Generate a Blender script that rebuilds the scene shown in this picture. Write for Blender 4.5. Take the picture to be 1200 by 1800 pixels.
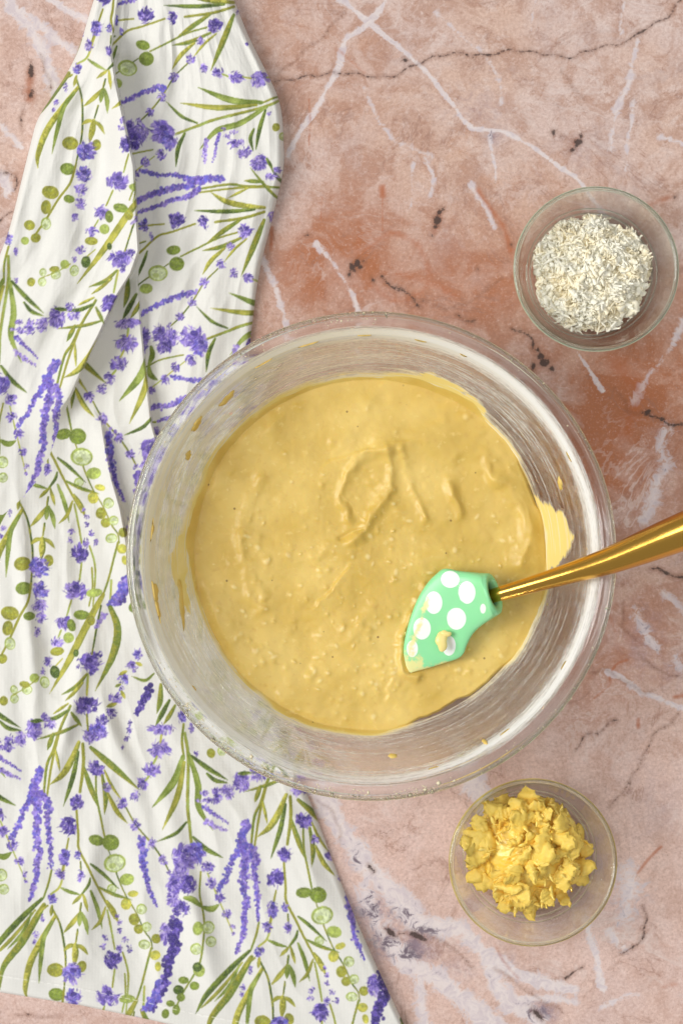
import bpy, math, random
import numpy as np
from mathutils import Vector
random.seed(7)
rng = np.random.default_rng(11)
R_ = math.radians
for o in list(bpy.data.objects):
    bpy.data.objects.remove(o)
scene = bpy.context.scene
COL = scene.collection

# ------------------------------------------------------------------ camera
S = 0.0003            # metres on the table for one photograph pixel
D = 1.5               # camera height above the table
cam_d = bpy.data.cameras.new("camera")
cam_d.sensor_fit = 'VERTICAL'
cam_d.angle = 2 * math.atan(900 * S / D)
cam_d.clip_start = 0.05
cam_d.clip_end = 50
cam = bpy.data.objects.new("camera", cam_d)
cam.location = (0, 0, D)
COL.objects.link(cam)
scene.camera = cam

# ------------------------------------------------------------------ light
world = bpy.data.worlds.new("World")
scene.world = world
world.use_nodes = True
bg = world.node_tree.nodes["Background"]
bg.inputs[0].default_value = (1.0, 0.99, 0.985, 1)
bg.inputs[1].default_value = 0.33


def area(name, loc, target, size, power, col):
    l = bpy.data.lights.new(name, 'AREA')
    l.shape = 'RECTANGLE'
    l.size, l.size_y = size
    l.energy = power
    l.color = col
    o = bpy.data.objects.new(name, l)
    o.location = loc
    o.rotation_euler = (Vector(target) - Vector(loc)).to_track_quat('-Z', 'Y').to_euler()
    COL.objects.link(o)
    return o


area("window_light", (-3.75, 0.2, 3.6), (0, 0, 0), (2.0, 3.2), 228, (1.0, 0.985, 0.96))
area("overhead_fill", (0.5, 0.2, 3.0), (0, 0, 0), (2.0, 2.0), 18, (1.0, 0.985, 0.96))  # added soft fill lamp overhead, lifts the handle and the bowl contents
scene.view_settings.view_transform = 'Standard'
scene.view_settings.look = 'None'
scene.view_settings.exposure = 0
scene.view_settings.gamma = 1
cy = scene.cycles
cy.use_denoising = True
cy.max_bounces = 32
cy.transmission_bounces = 32
cy.glossy_bounces = 8
cy.transparent_max_bounces = 24
cy.diffuse_bounces = 7
cy.caustics_refractive = True
cy.caustics_reflective = True
cy.blur_glossy = 0.4
cy.sample_clamp_indirect = 0.0


# ------------------------------------------------------------------ helpers
def W(px, py, z=0.0):
    k = S * (1 - z / D)
    return ((px - 600) * k, (900 - py) * k, z)


def lin(c):
    c = np.asarray(c, float) / 255.0
    return np.where(c <= 0.04045, c / 12.92, ((c + 0.055) / 1.055) ** 2.4)


def L4(r, g, b):
    v = lin((r, g, b))
    return (float(v[0]), float(v[1]), float(v[2]), 1.0)


def sstep(a, b, x):
    t = np.clip((x - a) / (b - a), 0, 1)
    return t * t * (3 - 2 * t)


def crom(pts, n):
    """Catmull-Rom through pts, about n samples."""
    P = np.asarray(pts, float)
    if len(P) == 2:
        t = np.linspace(0, 1, n)[:, None]
        return P[0] * (1 - t) + P[1] * t
    Q = np.vstack([2 * P[0] - P[1], P, 2 * P[-1] - P[-2]])
    t = np.linspace(0, len(P) - 1 - 1e-9, n)
    i = t.astype(int)
    f = (t - i)[:, None]
    a, b, c, d = Q[i], Q[i + 1], Q[i + 2], Q[i + 3]
    return 0.5 * (2 * b + (c - a) * f + (2 * a - 5 * b + 4 * c - d) * f * f + (3 * b - a - 3 * c + d) * f ** 3)


def vnoise(shape, cell, seed):
    """smooth value noise array in -1..1; cell = (cy, cx) in samples"""
    r = np.random.default_rng(seed)
    h, w = shape
    gy, gx = int(h / cell[0]) + 3, int(w / cell[1]) + 3
    g = r.uniform(-1, 1, (gy, gx))
    y = np.arange(h) / cell[0]
    x = np.arange(w) / cell[1]
    iy, ix = y.astype(int), x.astype(int)
    fy, fx = y - iy, x - ix
    fy, fx = fy * fy * (3 - 2 * fy), fx * fx * (3 - 2 * fx)
    a = g[iy][:, ix]; b = g[iy][:, ix + 1]; c = g[iy + 1][:, ix]; d = g[iy + 1][:, ix + 1]
    fx = fx[None, :]; fy = fy[:, None]
    return (a * (1 - fx) + b * fx) * (1 - fy) + (c * (1 - fx) + d * fx) * fy


def sample(img, x, y):
    h, w = img.shape[:2]
    x = np.clip(x, 0, w - 1.001); y = np.clip(y, 0, h - 1.001)
    ix, iy = x.astype(int), y.astype(int)
    fx, fy = x - ix, y - iy
    if img.ndim == 3:
        fx = fx[..., None]; fy = fy[..., None]
    return (img[iy, ix] * (1 - fx) + img[iy, ix + 1] * fx) * (1 - fy) + (img[iy + 1, ix] * (1 - fx) + img[iy + 1, ix + 1] * fx) * fy


def outward(V, F):
    """turn the faces of a closed shape so that they look outwards"""
    V = np.asarray(V, float)
    a, b, c = V[F[:, 0]], V[F[:, 1]], V[F[:, 2]]
    vol = (a * np.cross(b, c)).sum()
    if F.shape[1] == 4:
        d = V[F[:, 3]]
        vol += (a * np.cross(c, d)).sum()
    return np.ascontiguousarray(F[:, ::-1]) if vol < 0 else F


def mesh_np(name, V, F, mat=None, parent=None, smooth=True, attrs=None, solid=False):
    """V (n,3); F (m,3 or 4) -> one linked mesh object"""
    V = np.ascontiguousarray(V, np.float32)
    F = np.ascontiguousarray(F, np.int32)
    me = bpy.data.meshes.new(name)
    k = F.shape[1]
    if solid:
        F = outward(V, F)
    me.vertices.add(len(V)); me.vertices.foreach_set("co", V.ravel())
    me.loops.add(F.size); me.loops.foreach_set("vertex_index", F.ravel())
    me.polygons.add(len(F))
    me.polygons.foreach_set("loop_start", np.arange(0, F.size, k, dtype=np.int32))
    me.polygons.foreach_set("use_smooth", np.full(len(F), smooth))
    me.update(calc_edges=True)
    for an, arr in (attrs or {}).items():
        arr = np.asarray(arr, np.float32)
        if arr.ndim == 1:
            at = me.attributes.new(an, 'FLOAT', 'POINT'); at.data.foreach_set("value", arr)
        else:
            at = me.attributes.new(an, 'FLOAT_COLOR', 'POINT'); at.data.foreach_set("color", arr.ravel())
    if mat:
        me.materials.append(mat)
    o = bpy.data.objects.new(name, me)
    COL.objects.link(o)
    if parent:
        o.parent = parent
    return o


def grid_faces(ny, nx, wrap=False):
    j = np.arange(nx if wrap else nx - 1)
    i = np.arange(ny - 1)
    I, J = np.meshgrid(i, j, indexing='ij')
    J2 = (J + 1) % nx
    return np.stack([I * nx + J, I * nx + J2, (I + 1) * nx + J2, (I + 1) * nx + J], -1).reshape(-1, 4)


def spin(profile, seg, n=None):
    p = crom(profile, n) if n else np.asarray(profile, float)
    a = np.linspace(0, 2 * math.pi, seg, endpoint=False)
    V = np.stack([p[:, 0][:, None] * np.cos(a), p[:, 0][:, None] * np.sin(a), np.repeat(p[:, 1][:, None], seg, 1)], -1)
    return V.reshape(-1, 3), grid_faces(len(p), seg, True)


def tag(o, label=None, cat=None, kind=None, group=None):
    if label: o["label"] = label
    if cat: o["category"] = cat
    if kind: o["kind"] = kind
    if group: o["group"] = group
    return o


def empty(name, loc):
    o = bpy.data.objects.new(name, None)
    o.empty_display_size = 0.02
    o.location = loc
    COL.objects.link(o)
    return o


class NT:
    """tiny node-tree builder"""
    def __init__(s, name):
        s.m = bpy.data.materials.new(name)
        s.m.use_nodes = True
        s.t = s.m.node_tree
        s.b = s.t.nodes["Principled BSDF"]
        s.out = s.t.nodes["Material Output"]

    def n(s, typ, **kw):
        nd = s.t.nodes.new(typ)
        for k, v in kw.items():
            setattr(nd, k, v)
        return nd

    def set(s, sock, v):
        if hasattr(v, "is_output"):
            s.t.links.new(v, sock)
        elif v is not None:
            sock.default_value = v

    def attr(s, name, out="Fac"):
        return s.n("ShaderNodeAttribute", attribute_name=name).outputs[out]

    def obj(s):
        return s.n("ShaderNodeTexCoord").outputs["Object"]

    def noise(s, vec, scale, detail=3, rough=0.55, dist=0.0):
        nd = s.n("ShaderNodeTexNoise")
        s.set(nd.inputs["Vector"], vec)
        nd.inputs["Scale"].default_value = scale
        nd.inputs["Detail"].default_value = detail
        nd.inputs["Roughness"].default_value = rough
        nd.inputs["Distortion"].default_value = dist
        return nd.outputs["Fac"]

    def math(s, op, a, b=None, clamp=False):
        nd = s.n("ShaderNodeMath", operation=op, use_clamp=clamp)
        s.set(nd.inputs[0], a)
        if b is not None:
            s.set(nd.inputs[1], b)
        return nd.outputs[0]

    def map(s, v, a, b, c=0.0, d=1.0, smooth=True):
        nd = s.n("ShaderNodeMapRange", interpolation_type='SMOOTHSTEP' if smooth else 'LINEAR')
        s.set(nd.inputs["Value"], v)
        for k, x in zip(("From Min", "From Max", "To Min", "To Max"), (a, b, c, d)):
            nd.inputs[k].default_value = x
        return nd.outputs["Result"]

    def mix(s, f, a, b, blend='MIX'):
        nd = s.n("ShaderNodeMix", data_type='RGBA', blend_type=blend)
        s.set(nd.inputs[0], f); s.set(nd.inputs[6], a); s.set(nd.inputs[7], b)
        return nd.outputs[2]

    def bump(s, h, strength=0.3, dist=0.001):
        nd = s.n("ShaderNodeBump")
        nd.inputs["Strength"].default_value = strength
        nd.inputs["Distance"].default_value = dist
        s.set(nd.inputs["Height"], h)
        s.t.links.new(nd.outputs[0], s.b.inputs["Normal"])
        return nd

    def p(s, **kw):
        for k, v in kw.items():
            s.set(s.b.inputs[k.replace("_", " ")], v)
        return s


# ================================================================== MARBLE TABLETOP
def dist_poly(X, Y, pts, best=None, margin=80, widths=None):
    """distance (px) to a polyline, or 1-d/width when widths given; only inside its box"""
    P = crom(pts, max(12, len(pts) * 8))
    x0, x1 = P[:, 0].min() - margin, P[:, 0].max() + margin
    y0, y1 = P[:, 1].min() - margin, P[:, 1].max() + margin
    m = (X > x0) & (X < x1) & (Y > y0) & (Y < y1)
    x, y = X[m], Y[m]
    d = np.full(x.shape, 1e3)
    for i in range(len(P) - 1):
        a, b = P[i], P[i + 1]
        ab = b - a
        L = max((ab ** 2).sum(), 1e-9)
        t = np.clip(((x - a[0]) * ab[0] + (y - a[1]) * ab[1]) / L, 0, 1)
        d = np.minimum(d, np.hypot(x - a[0] - t * ab[0], y - a[1] - t * ab[1]))
    return m, d


def build_table():
    xs = np.concatenate([np.arange(-620, 0, 14.0), np.arange(0, 1200, 3.0), np.arange(1200, 1830, 14.0)])
    ys = np.concatenate([np.arange(-620, 0, 14.0), np.arange(0, 1800, 3.0), np.arange(1800, 2430, 14.0)])
    X, Y = np.meshgrid(xs, ys)
    ny, nx = X.shape
    X, Y = X.ravel(), Y.ravel()
    wx = X + 2.2 * np.sin(Y / 31) + 1.2 * np.sin(Y / 11 + X / 31)
    wy = Y + 2.2 * np.sin(X / 29 + 1) + 1.2 * np.sin(X / 10 - Y / 27)
    white = np.full(X.shape, -1.0)
    crack = np.full(X.shape, 60.0)
    rust = np.full(X.shape, -1.0)
    purple = np.zeros(X.shape)

    def vein(pts, w, s=1.0):
        m, d = dist_poly(wx, wy, pts)
        w *= .72 if max(p[1] for p in pts) < 1340 else .95
        white[m] = np.maximum(white[m], (s - d / w * max(s, .6)))

    def dark(pts, hw=1.0, soft=0.0):
        m, d = dist_poly(X + 2.0 * np.sin(Y / 6.0), Y + 2.0 * np.sin(X / 7.0), pts)
        crack[m] = np.minimum(crack[m], d - hw + soft)

    def blob(x, y, rx, ry=None, rot=0):
        ry = ry or rx
        c, s_ = math.cos(rot), math.sin(rot)
        dx, dy = wx - x, wy - y
        d = (np.hypot((dx * c + dy * s_) / rx, (-dx * s_ + dy * c) / ry) - 1) * min(rx, ry)
        crack[:] = np.minimum(crack, d)

    def rline(pts, w, s=1.0):
        m, d = dist_poly(X, Y, pts)
        rust[m] = np.maximum(rust[m], s - d / w)

    def pblob(x, y, rx, ry, s):
        purple[:] = np.maximum(purple, s * np.exp(-((X - x) / rx) ** 2 - ((Y - y) / ry) ** 2))

    # white veins
    for pts, w, s in [
        ([(684, -10), (650, 38), (612, 69), (590, 125), (562, 181), (531, 231), (506, 275)], 11, .9),
        ([(600, -5), (650, 38), (687, 69), (731, 112), (775, 162), (825, 216), (856, 228), (887, 231), (937, 262), (981, 290), (1022, 325), (1075, 400)], 9, .9),
        ([(769, 25), (806, 56), (844, 87), (869, 125), (880, 180)], 14, .45),
        ([(862, 237), (868, 280), (870, 319)], 8, .8), ([(1122, 69), (1100, 150), (1081, 206), (1075, 262)], 12, .55),
        ([(1112, 180), (1108, 230), (1098, 300)], 10, .45), ([(637, 156), (681, 231), (725, 262), (760, 280)], 14, .42),
        ([(725, 290), (722, 330), (719, 369)], 10, .6), ([(745, 280), (760, 310), (752, 345)], 9, .5), ([(825, 325), (850, 362), (870, 400)], 10, .5),
        ([(455, 440), (469, 469), (494, 544), (505, 600)], 14, .7), ([(559, 431), (594, 475), (612, 505), (628, 548)], 11, .8),
        ([(5, -10), (34, 29), (58, 50), (74, 90), (86, 126), (97, 165)], 26, .9), ([(85, -5), (117, 13), (153, 34), (190, 60)], 13, .9),
        ([(40, 20), (70, 40), (95, 63), (128, 90)], 16, .7), ([(-20, 205), (0, 218), (23, 243), (40, 262)], 14, .75), ([(-30, 290), (2, 312), (12, 340)], 20, .8),
        ([(1017, 617), (1040, 654), (1060, 686)], 8, .85), ([(1200, 560), (1168, 631), (1140, 663), (1113, 704)], 16, .5),
        ([(1170, 755), (1159, 787), (1172, 823), (1154, 860), (1131, 915)], 24, .6), ([(1067, 1182), (1089, 1193), (1107, 1202)], 10, 1.0),
        ([(1107, 1202), (1122, 1213), (1155, 1227), (1195, 1240), (1260, 1250)], 14, .8), ([(1119, 1080), (1130, 1110), (1150, 1140)], 22, .5),
        ([(1180, 1150), (1200, 1180)], 22, .4), ([(1165, 1040), (1190, 1060), (1210, 1090)], 20, .4),
        ([(560, 1390), (580, 1425), (611, 1472), (644, 1521), (683, 1560), (738, 1626)], 30, 1.0),
        ([(738, 1626), (787, 1631), (820, 1640), (848, 1670), (870, 1725), (892, 1758), (936, 1785), (960, 1830)], 26, 1.0),
        ([(690, 1660), (721, 1697), (771, 1725), (826, 1763), (865, 1800), (900, 1850)], 28, 1.05), ([(640, 1560), (665, 1620), (690, 1660)], 30, .75),
        ([(728, 1700), (738, 1740), (749, 1810)], 18, .7), ([(1030, 1615), (1040, 1650), (1046, 1681), (1057, 1736)], 13, .9),
        ([(870, 1690), (900, 1712), (952, 1730), (1007, 1736)], 16, .95), ([(900, 1760), (960, 1755), (1010, 1760)], 12, .7), ([(826, 1370), (845, 1395), (870, 1440)], 24, .75),
        ([(1100, 1535), (1110, 1570), (1100, 1610)], 34, .6), ([(1075, 1640), (1095, 1665)], 22, .55), ([(1060, 1770), (1090, 1755), (1120, 1750)], 10, .6),
        ([(940, -10), (938, 30), (935, 55)], 8, .45), ([(1095, 10), (1093, 60)], 8, .5), ([(1160, 240), (1200, 250)], 12, .5),
        # beyond the photograph
        ([(-600, 200), (-300, 420), (-60, 470)], 26, .8), ([(1260, 1250), (1500, 1180), (1800, 1220)], 24, .8), ([(900, 1850), (1150, 2050), (1500, 2380)], 34, .9),
        ([(600, -5), (480, -180), (420, -600)], 20, .8), ([(684, -10), (820, -220), (900, -600)], 24, .8), ([(1300, 200), (1500, 500), (1800, 600)], 30, .7),
    ]:
        vein(pts, w, s)
    # brown and black cracks
    for pts, hw, soft in [
        ([(1240, -30), (1194, 3), (1169, 31), (1125, 56), (1094, 75), (1050, 84), (1000, 100), (950, 94), (900, 89), (850, 97), (806, 94), (762, 100), (725, 116), (706, 128), (669, 136), (606, 128), (544, 134), (481, 144)], 1.4, 0),
        ([(606, 16), (575, 56), (531, 94), (487, 134)], 1.0, 1.2), ([(987, 125), (1005, 150), (1025, 175)], .8, .8), ([(72, 95), (82, 125), (92, 157)], .8, .6),
        ([(0, 305), (30, 310), (24, 335)], 1.5, 0), ([(-20, 400), (0, 390), (20, 372)], 1.5, 0), ([(902, 579), (919, 583), (935, 602), (938, 615)], 2.2, 0),
        ([(801, 555), (815, 562), (833, 564)], 1.8, 0), ([(1081, 681), (1095, 705), (1108, 727), (1136, 725)], .8, .8), ([(1130, 724), (1159, 738), (1177, 745), (1210, 750)], 2.4, 0),
        ([(1142, 1000), (1164, 1003), (1184, 1013), (1200, 1018), (1240, 1040)], 2.4, 0), ([(1095, 1055), (1095, 1100), (1115, 1127)], 1.0, 1.5),
        ([(1084, 1264), (1070, 1270), (1055, 1287), (1033, 1291), (1011, 1318)], 1.2, .4), ([(1193, 1255), (1170, 1275), (1147, 1295), (1133, 1322), (1111, 1369), (1100, 1395)], 1.2, .7),
        ([(1131, 1593), (1134, 1626), (1117, 1664), (1090, 1675)], 1.6, 0), ([(1024, 1703), (1008, 1708), (991, 1719)], 2.0, 0), ([(1117, 1356), (1095, 1389), (1068, 1422)], 1.0, .8),
        ([(669, 487), (685, 500), (700, 509), (725, 525), (740, 540)], 2.0, 0), ([(760, 540), (800, 540), (840, 520), (880, 490)], .6, 1.3), ([(1040, 1182), (1067, 1180), (1120, 1212), (1150, 1215)], .8, .8),
        ([(30, 1782), (60, 1786), (110, 1788)], .7, .8), ([(560, 1405), (590, 1440), (600, 1480)], 1.0, 1.5), ([(700, 1640), (740, 1650), (780, 1655), (830, 1700)], 1.2, .9),
        ([(870, 1700), (930, 1745), (990, 1780)], 1.0, 1.0), ([(650, 1520), (655, 1530)], 3, 0), ([(1195, 1190), (1160, 1180), (1120, 1150)], .8, 1.0),
    ]:
        dark(pts, hw, soft)
    for b in [(951, 628, 7, 6), (965, 637, 4, 6), (939, 648, 4, 7), (972, 648, 5, 6), (628, 462, 6, 8), (615, 481, 4, 5), (640, 458, 4, 3), (700, 509, 9, 3, .3), (772, 375, 4, 5), (765, 400, 5, 4),
              (1015, 250, 5, 10, .6), (1006, 264, 4, 4), (975, 234, 4, 5), (1184, 344, 3.5), (620, 470, 9, 5, .8), (634, 470, 5, 4), (655, 490, 3, 4), (680, 496, 4, 3), (712, 516, 6, 3, .5), (742, 530, 3, 2), (768, 388, 7, 9), (778, 370, 4, 4), (760, 415, 3, 3), (958, 640, 9, 7), (945, 618, 4, 5), (1016, 246, 8, 6), (1008, 262, 5, 5), (1022, 236, 3, 5), (988, 240, 2.5), (54, 126, 5, 13), (52, 165, 5, 8), (40, 214, 2, 9), (712, 106, 5, 4), (1136, 725, 6, 4), (1159, 738, 7, 3.5, .4),
              (540, 416, 4, 2.5), (735, 1648, 16, 5, .6), (690, 1640, 12, 5, .7), (945, 1785, 12, 5, .8), (1171, 1005, 8, 3.5, .3), (830, 98, 3, 2), (53, 1785, 5, 2), (900, 430, 2.5), (840, 470, 2)]:
        blob(*b)
    # rust stains
    for pts, w, s in [([(672, 330), (672, 342)], 10, 1.0), ([(672, 345), (672, 405)], 4, .6), ([(543, 175), (545, 212), (543, 255)], 5, .7), ([(566, 345), (564, 385)], 5, .6),
                      ([(840, 335), (860, 365), (885, 400), (900, 450)], 14, .7), ([(478, 400), (476, 440)], 9, .8), ([(590, 85), (620, 110), (640, 128)], 12, .5), ([(1121, 1265), (1121, 1278)], 8, .9),
                      ([(1075, 1178), (1085, 1166), (1102, 1160)], 6, .8), ([(1071, 1190), (1070, 1205), (1044, 1227)], 6, .7), ([(1161, 1488), (1139, 1510), (1120, 1535)], 8, .75), ([(870, 1660), (885, 1690), (910, 1720)], 14, .5),
                      ([(1165, 1735), (1190, 1730)], 18, .5), ([(700, 480), (760, 500), (800, 520)], 30, .5), ([(772, 375), (765, 405)], 26, .55), ([(54, 126), (52, 175)], 24, .7), ([(640, 440), (690, 410), (740, 440), (750, 500), (700, 530), (650, 500)], 26, .5), ([(1080, 640), (1120, 690), (1100, 760)], 60, .6), ([(1140, 360), (1180, 345)], 30, .5), ([(630, 420), (625, 470)], 24, .45), ([(1070, 1080), (1080, 1110)], 12, .5),
                      ([(1185, 1225), (1205, 1222)], 9, .9), ([(1000, 270), (1015, 240)], 18, .4)]:
        rline(pts, w, s)
    for b in [(727, 1670, 55, 40, 1), (677, 1653, 45, 50, .9), (700, 1610, 60, 40, .7), (800, 1700, 60, 50, .5), (947, 1780, 45, 30, .9), (650, 1600, 50, 60, .8), (740, 1640, 40, 30, 1.0), (620, 1500, 30, 50, .6), (880, 1700, 60, 40, .5), (600, 1450, 40, 50, .4), (840, 190, 90, 60, .45), (870, 235, 25, 25, .7), (1010, 270, 70, 50, .4),
              (1130, 1130, 60, 90, .55), (1190, 1180, 60, 70, .5), (1100, 1600, 70, 60, .5), (1160, 820, 40, 90, .45), (930, 330, 60, 80, .3), (1150, 1400, 90, 120, .35), (60, 60, 60, 60, .3)]:
        pblob(*b)
    warm = (1.15 * np.exp(-((X - 1080) / 190) ** 2 - ((Y - 730) / 210) ** 2) + 1.0 * np.exp(-((X - 640) / 170) ** 2 - ((Y - 480) / 130) ** 2)
            + .55 * np.exp(-((X - 1060) / 150) ** 2 - ((Y - 1130) / 120) ** 2) + .4 * np.exp(-((X - 900) / 160) ** 2 - ((Y - 480) / 120) ** 2)
            + .3 * np.exp(-((X - 560) / 140) ** 2 - ((Y - 120) / 160) ** 2)) * (1 + .25 * np.sin(wx / 60 + wy / 85))
    pink = np.clip(sstep(1120, 1480, Y) * .85 + .7 * np.exp(-((X - 80) / 160) ** 2 - ((Y - 100) / 220) ** 2) + .5 * np.exp(-((X - 720) / 230) ** 2 - ((Y - 1250) / 220) ** 2), 0, 1)
    V = np.stack([(X - 600) * S, (900 - Y) * S, np.zeros_like(X)], -1)
    m = NT("pink_marble")
    co = m.obj()
    n1 = m.noise(co, 11, 4, .6, .4)
    n2 = m.noise(co, 45, 5, .65, .8)
    n3 = m.noise(co, 620, 3, .7)
    n4 = m.noise(co, 1500, 2, .6)
    n5 = m.noise(co, 160, 5, .7, 1.0)
    n6 = m.noise(co, 480, 4, .7, .5)
    base = m.mix(m.map(n1, .35, .65), L4(218, 186, 168), L4(219, 196, 188))
    base = m.mix(m.map(n2, .42, .60, 0, .8), base, L4(190, 152, 134))
    base = m.mix(m.map(m.noise(co, 75, 7, .78, .5), .50, .62, 0, .62), base, L4(228, 208, 200))
    base = m.mix(m.map(m.noise(co, 110, 7, .78, .9), .55, .66, 0, .55), base, L4(170, 126, 106))
    base = m.mix(m.map(m.noise(co, 24, 5, .7, .6), .50, .72, 0, .55), base, L4(188, 172, 172))
    base = m.mix(m.map(m.noise(co, 17, 6, .7, 1.2), .56, .74, 0, .5), base, L4(200, 146, 112))
    base = m.mix(m.math('MULTIPLY', m.attr("pink"), m.map(n2, .3, .7, .85, .45)), base, L4(230, 200, 190))
    warmf = m.math('MULTIPLY', m.attr("warm"), m.map(n2, .25, .75, .55, 1.25))
    base = m.mix(m.math('MINIMUM', warmf, 1.0), base, L4(176, 106, 64))
    base = m.mix(m.map(m.math('ADD', m.attr("purple"), m.math('MULTIPLY', m.math('SUBTRACT', n5, .5), 1.1)), .2, .95, 0, .62), base, L4(160, 140, 152))
    base = m.mix(m.map(n6, .34, .52, .24, 0), base, L4(158, 118, 100))
    base = m.mix(m.map(n6, .56, .72, 0, .34), base, L4(232, 214, 208))
    base = m.mix(m.map(n3, .30, .70, .24, 0), base, L4(150, 108, 90))
    base = m.mix(m.map(n3, .52, .80, 0, .26), base, L4(236, 216, 205))
    base = m.mix(m.map(n4, .58, .74, 0, .5), base, L4(130, 94, 82))
    # faint thin veins everywhere
    nv = m.noise(co, 9, 6, .62, 1.5)
    thin = m.map(m.math('ABSOLUTE', m.math('SUBTRACT', nv, .5)), 0.0, .012, .45, 0)
    base = m.mix(m.math('MULTIPLY', thin, m.map(n2, .4, .6)), base, L4(150, 112, 98))
    nv2 = m.noise(co, 16, 5, .6, 2.2)
    thin2 = m.map(m.math('ABSOLUTE', m.math('SUBTRACT', nv2, .47)), 0.0, .03, .5, 0)
    base = m.mix(m.math('MULTIPLY', thin2, m.map(n1, .45, .65)), base, L4(222, 206, 200))
    wv = m.math('ADD', m.attr("white"), m.math('MULTIPLY', m.math('SUBTRACT', n5, .5), 2.0))
    wv = m.math('ADD', wv, m.math('MULTIPLY', m.math('SUBTRACT', n2, .5), 2.0))
    base = m.mix(m.map(wv, .08, .58, 0, .82), base, m.mix(m.map(n5, .4, .65), L4(228, 219, 218), L4(206, 196, 202)))
    pd = m.math('MULTIPLY', m.map(m.math('ADD', m.attr("purple"), m.math('MULTIPLY', m.math('SUBTRACT', n5, .5), 3.0)), .70, 1.15, 0, .85), m.map(m.attr("white"), -.4, .6))
    pc = m.math('MULTIPLY', m.map(m.math('ADD', m.attr("purple"), m.math('MULTIPLY', m.math('SUBTRACT', m.noise(co, 70, 6, .72, 1.4), .5), 2.6)), .72, 1.25, 0, .75), m.map(m.attr("purple"), .35, .8))
    base = m.mix(pc, base, L4(128, 112, 128))
    base = m.mix(pd, base, L4(96, 80, 94))
    rs = m.math('ADD', m.attr("rust"), m.math('MULTIPLY', m.math('SUBTRACT', n5, .5), .9))
    base = m.mix(m.map(rs, .1, .9, 0, .75), base, L4(176, 96, 50))
    ck = m.math('ADD', m.math('ADD', m.attr("crack"), m.math('MULTIPLY', m.math('SUBTRACT', n6, .5), 9.0)), m.math('MULTIPLY', m.math('SUBTRACT', n5, .5), 5.0))
    halo = m.map(ck, -1, 7, .38, 0)
    base = m.mix(halo, base, L4(128, 84, 62))
    base = m.mix(m.map(ck, -2.2, .9, .9, 0), base, L4(66, 50, 45))
    m.p(Base_Color=base, Roughness=m.map(n2, .3, .7, .42, .58), Specular_IOR_Level=0.35)
    m.bump(m.math('ADD', m.math('MULTIPLY', n3, .6), m.math('MULTIPLY', m.map(ck, -1, 2, 0, 1), .5)), .12, .0006)
    o = mesh_np("marble_tabletop", V, grid_faces(ny, nx)[:, ::-1], m.m, attrs=dict(white=white, crack=crack, rust=rust, purple=purple, pink=pink, warm=np.clip(warm, 0, 1.2)))
    tag(o, "pink and rust veined marble tabletop under everything", None, "structure")
    return o


build_table()

# ================================================================== BOWL SHAPES (needed by the towel that lies under one)
def low(pts):
    """bowl profile above the batter line, kept shallow"""
    return [(r * (1 + .0107 * max(0, z - .046) / .0576), z if z < .046 else .046 + (z - .046) * .70) for r, z in pts]


BC = (52.5 * S * (1 - .085 / D), -77.5 * S * (1 - .085 / D))     # centre of the mixing bowl
B_OUT = [(0.045, 0.0), (0.052, .0012), (0.062, .006), (0.075, .018), (0.086, .032), (0.0945, .046), (0.102, .062), (0.108, .078), (0.112, .090)]
B_OUT = low(B_OUT)
B_IN = low([(0.0, .0042), (0.045, .0048), (.058, .0085), (.071, .0195), (.082, .033), (0.0905, .0465), (0.098, .062), (0.1035, .0765), (0.107, .088), (0.1098, .097)])
_bo = np.array(B_OUT); _bi = np.array(B_IN)


def out_z(r): return np.interp(r, _bo[:, 0], _bo[:, 1], left=0.0, right=.2)
def in_z(r): return np.interp(r, _bi[:, 0], _bi[:, 1], right=.1)


# ================================================================== TEA TOWEL
CX0, CY0, CW, CH = -160, -90, 920, 2010          # print canvas, photo pixels
FAB = np.array([230, 229, 223.0])
PUR = dict(d=(62, 48, 128), m=(110, 90, 182), l=(150, 130, 210), p=(188, 170, 224), b=(100, 94, 194))
GRN = dict(d=(74, 96, 36), m=(118, 136, 50), o=(148, 148, 52), l=(160, 176, 86), y=(190, 186, 78), g=(206, 217, 172))
NZ1 = vnoise((CH, CW), (3.2, 3.2), 1) * .6 + vnoise((CH, CW), (1.6, 1.6), 2) * .4
NZ2 = vnoise((CH, CW), (14, 14), 3)


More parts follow.
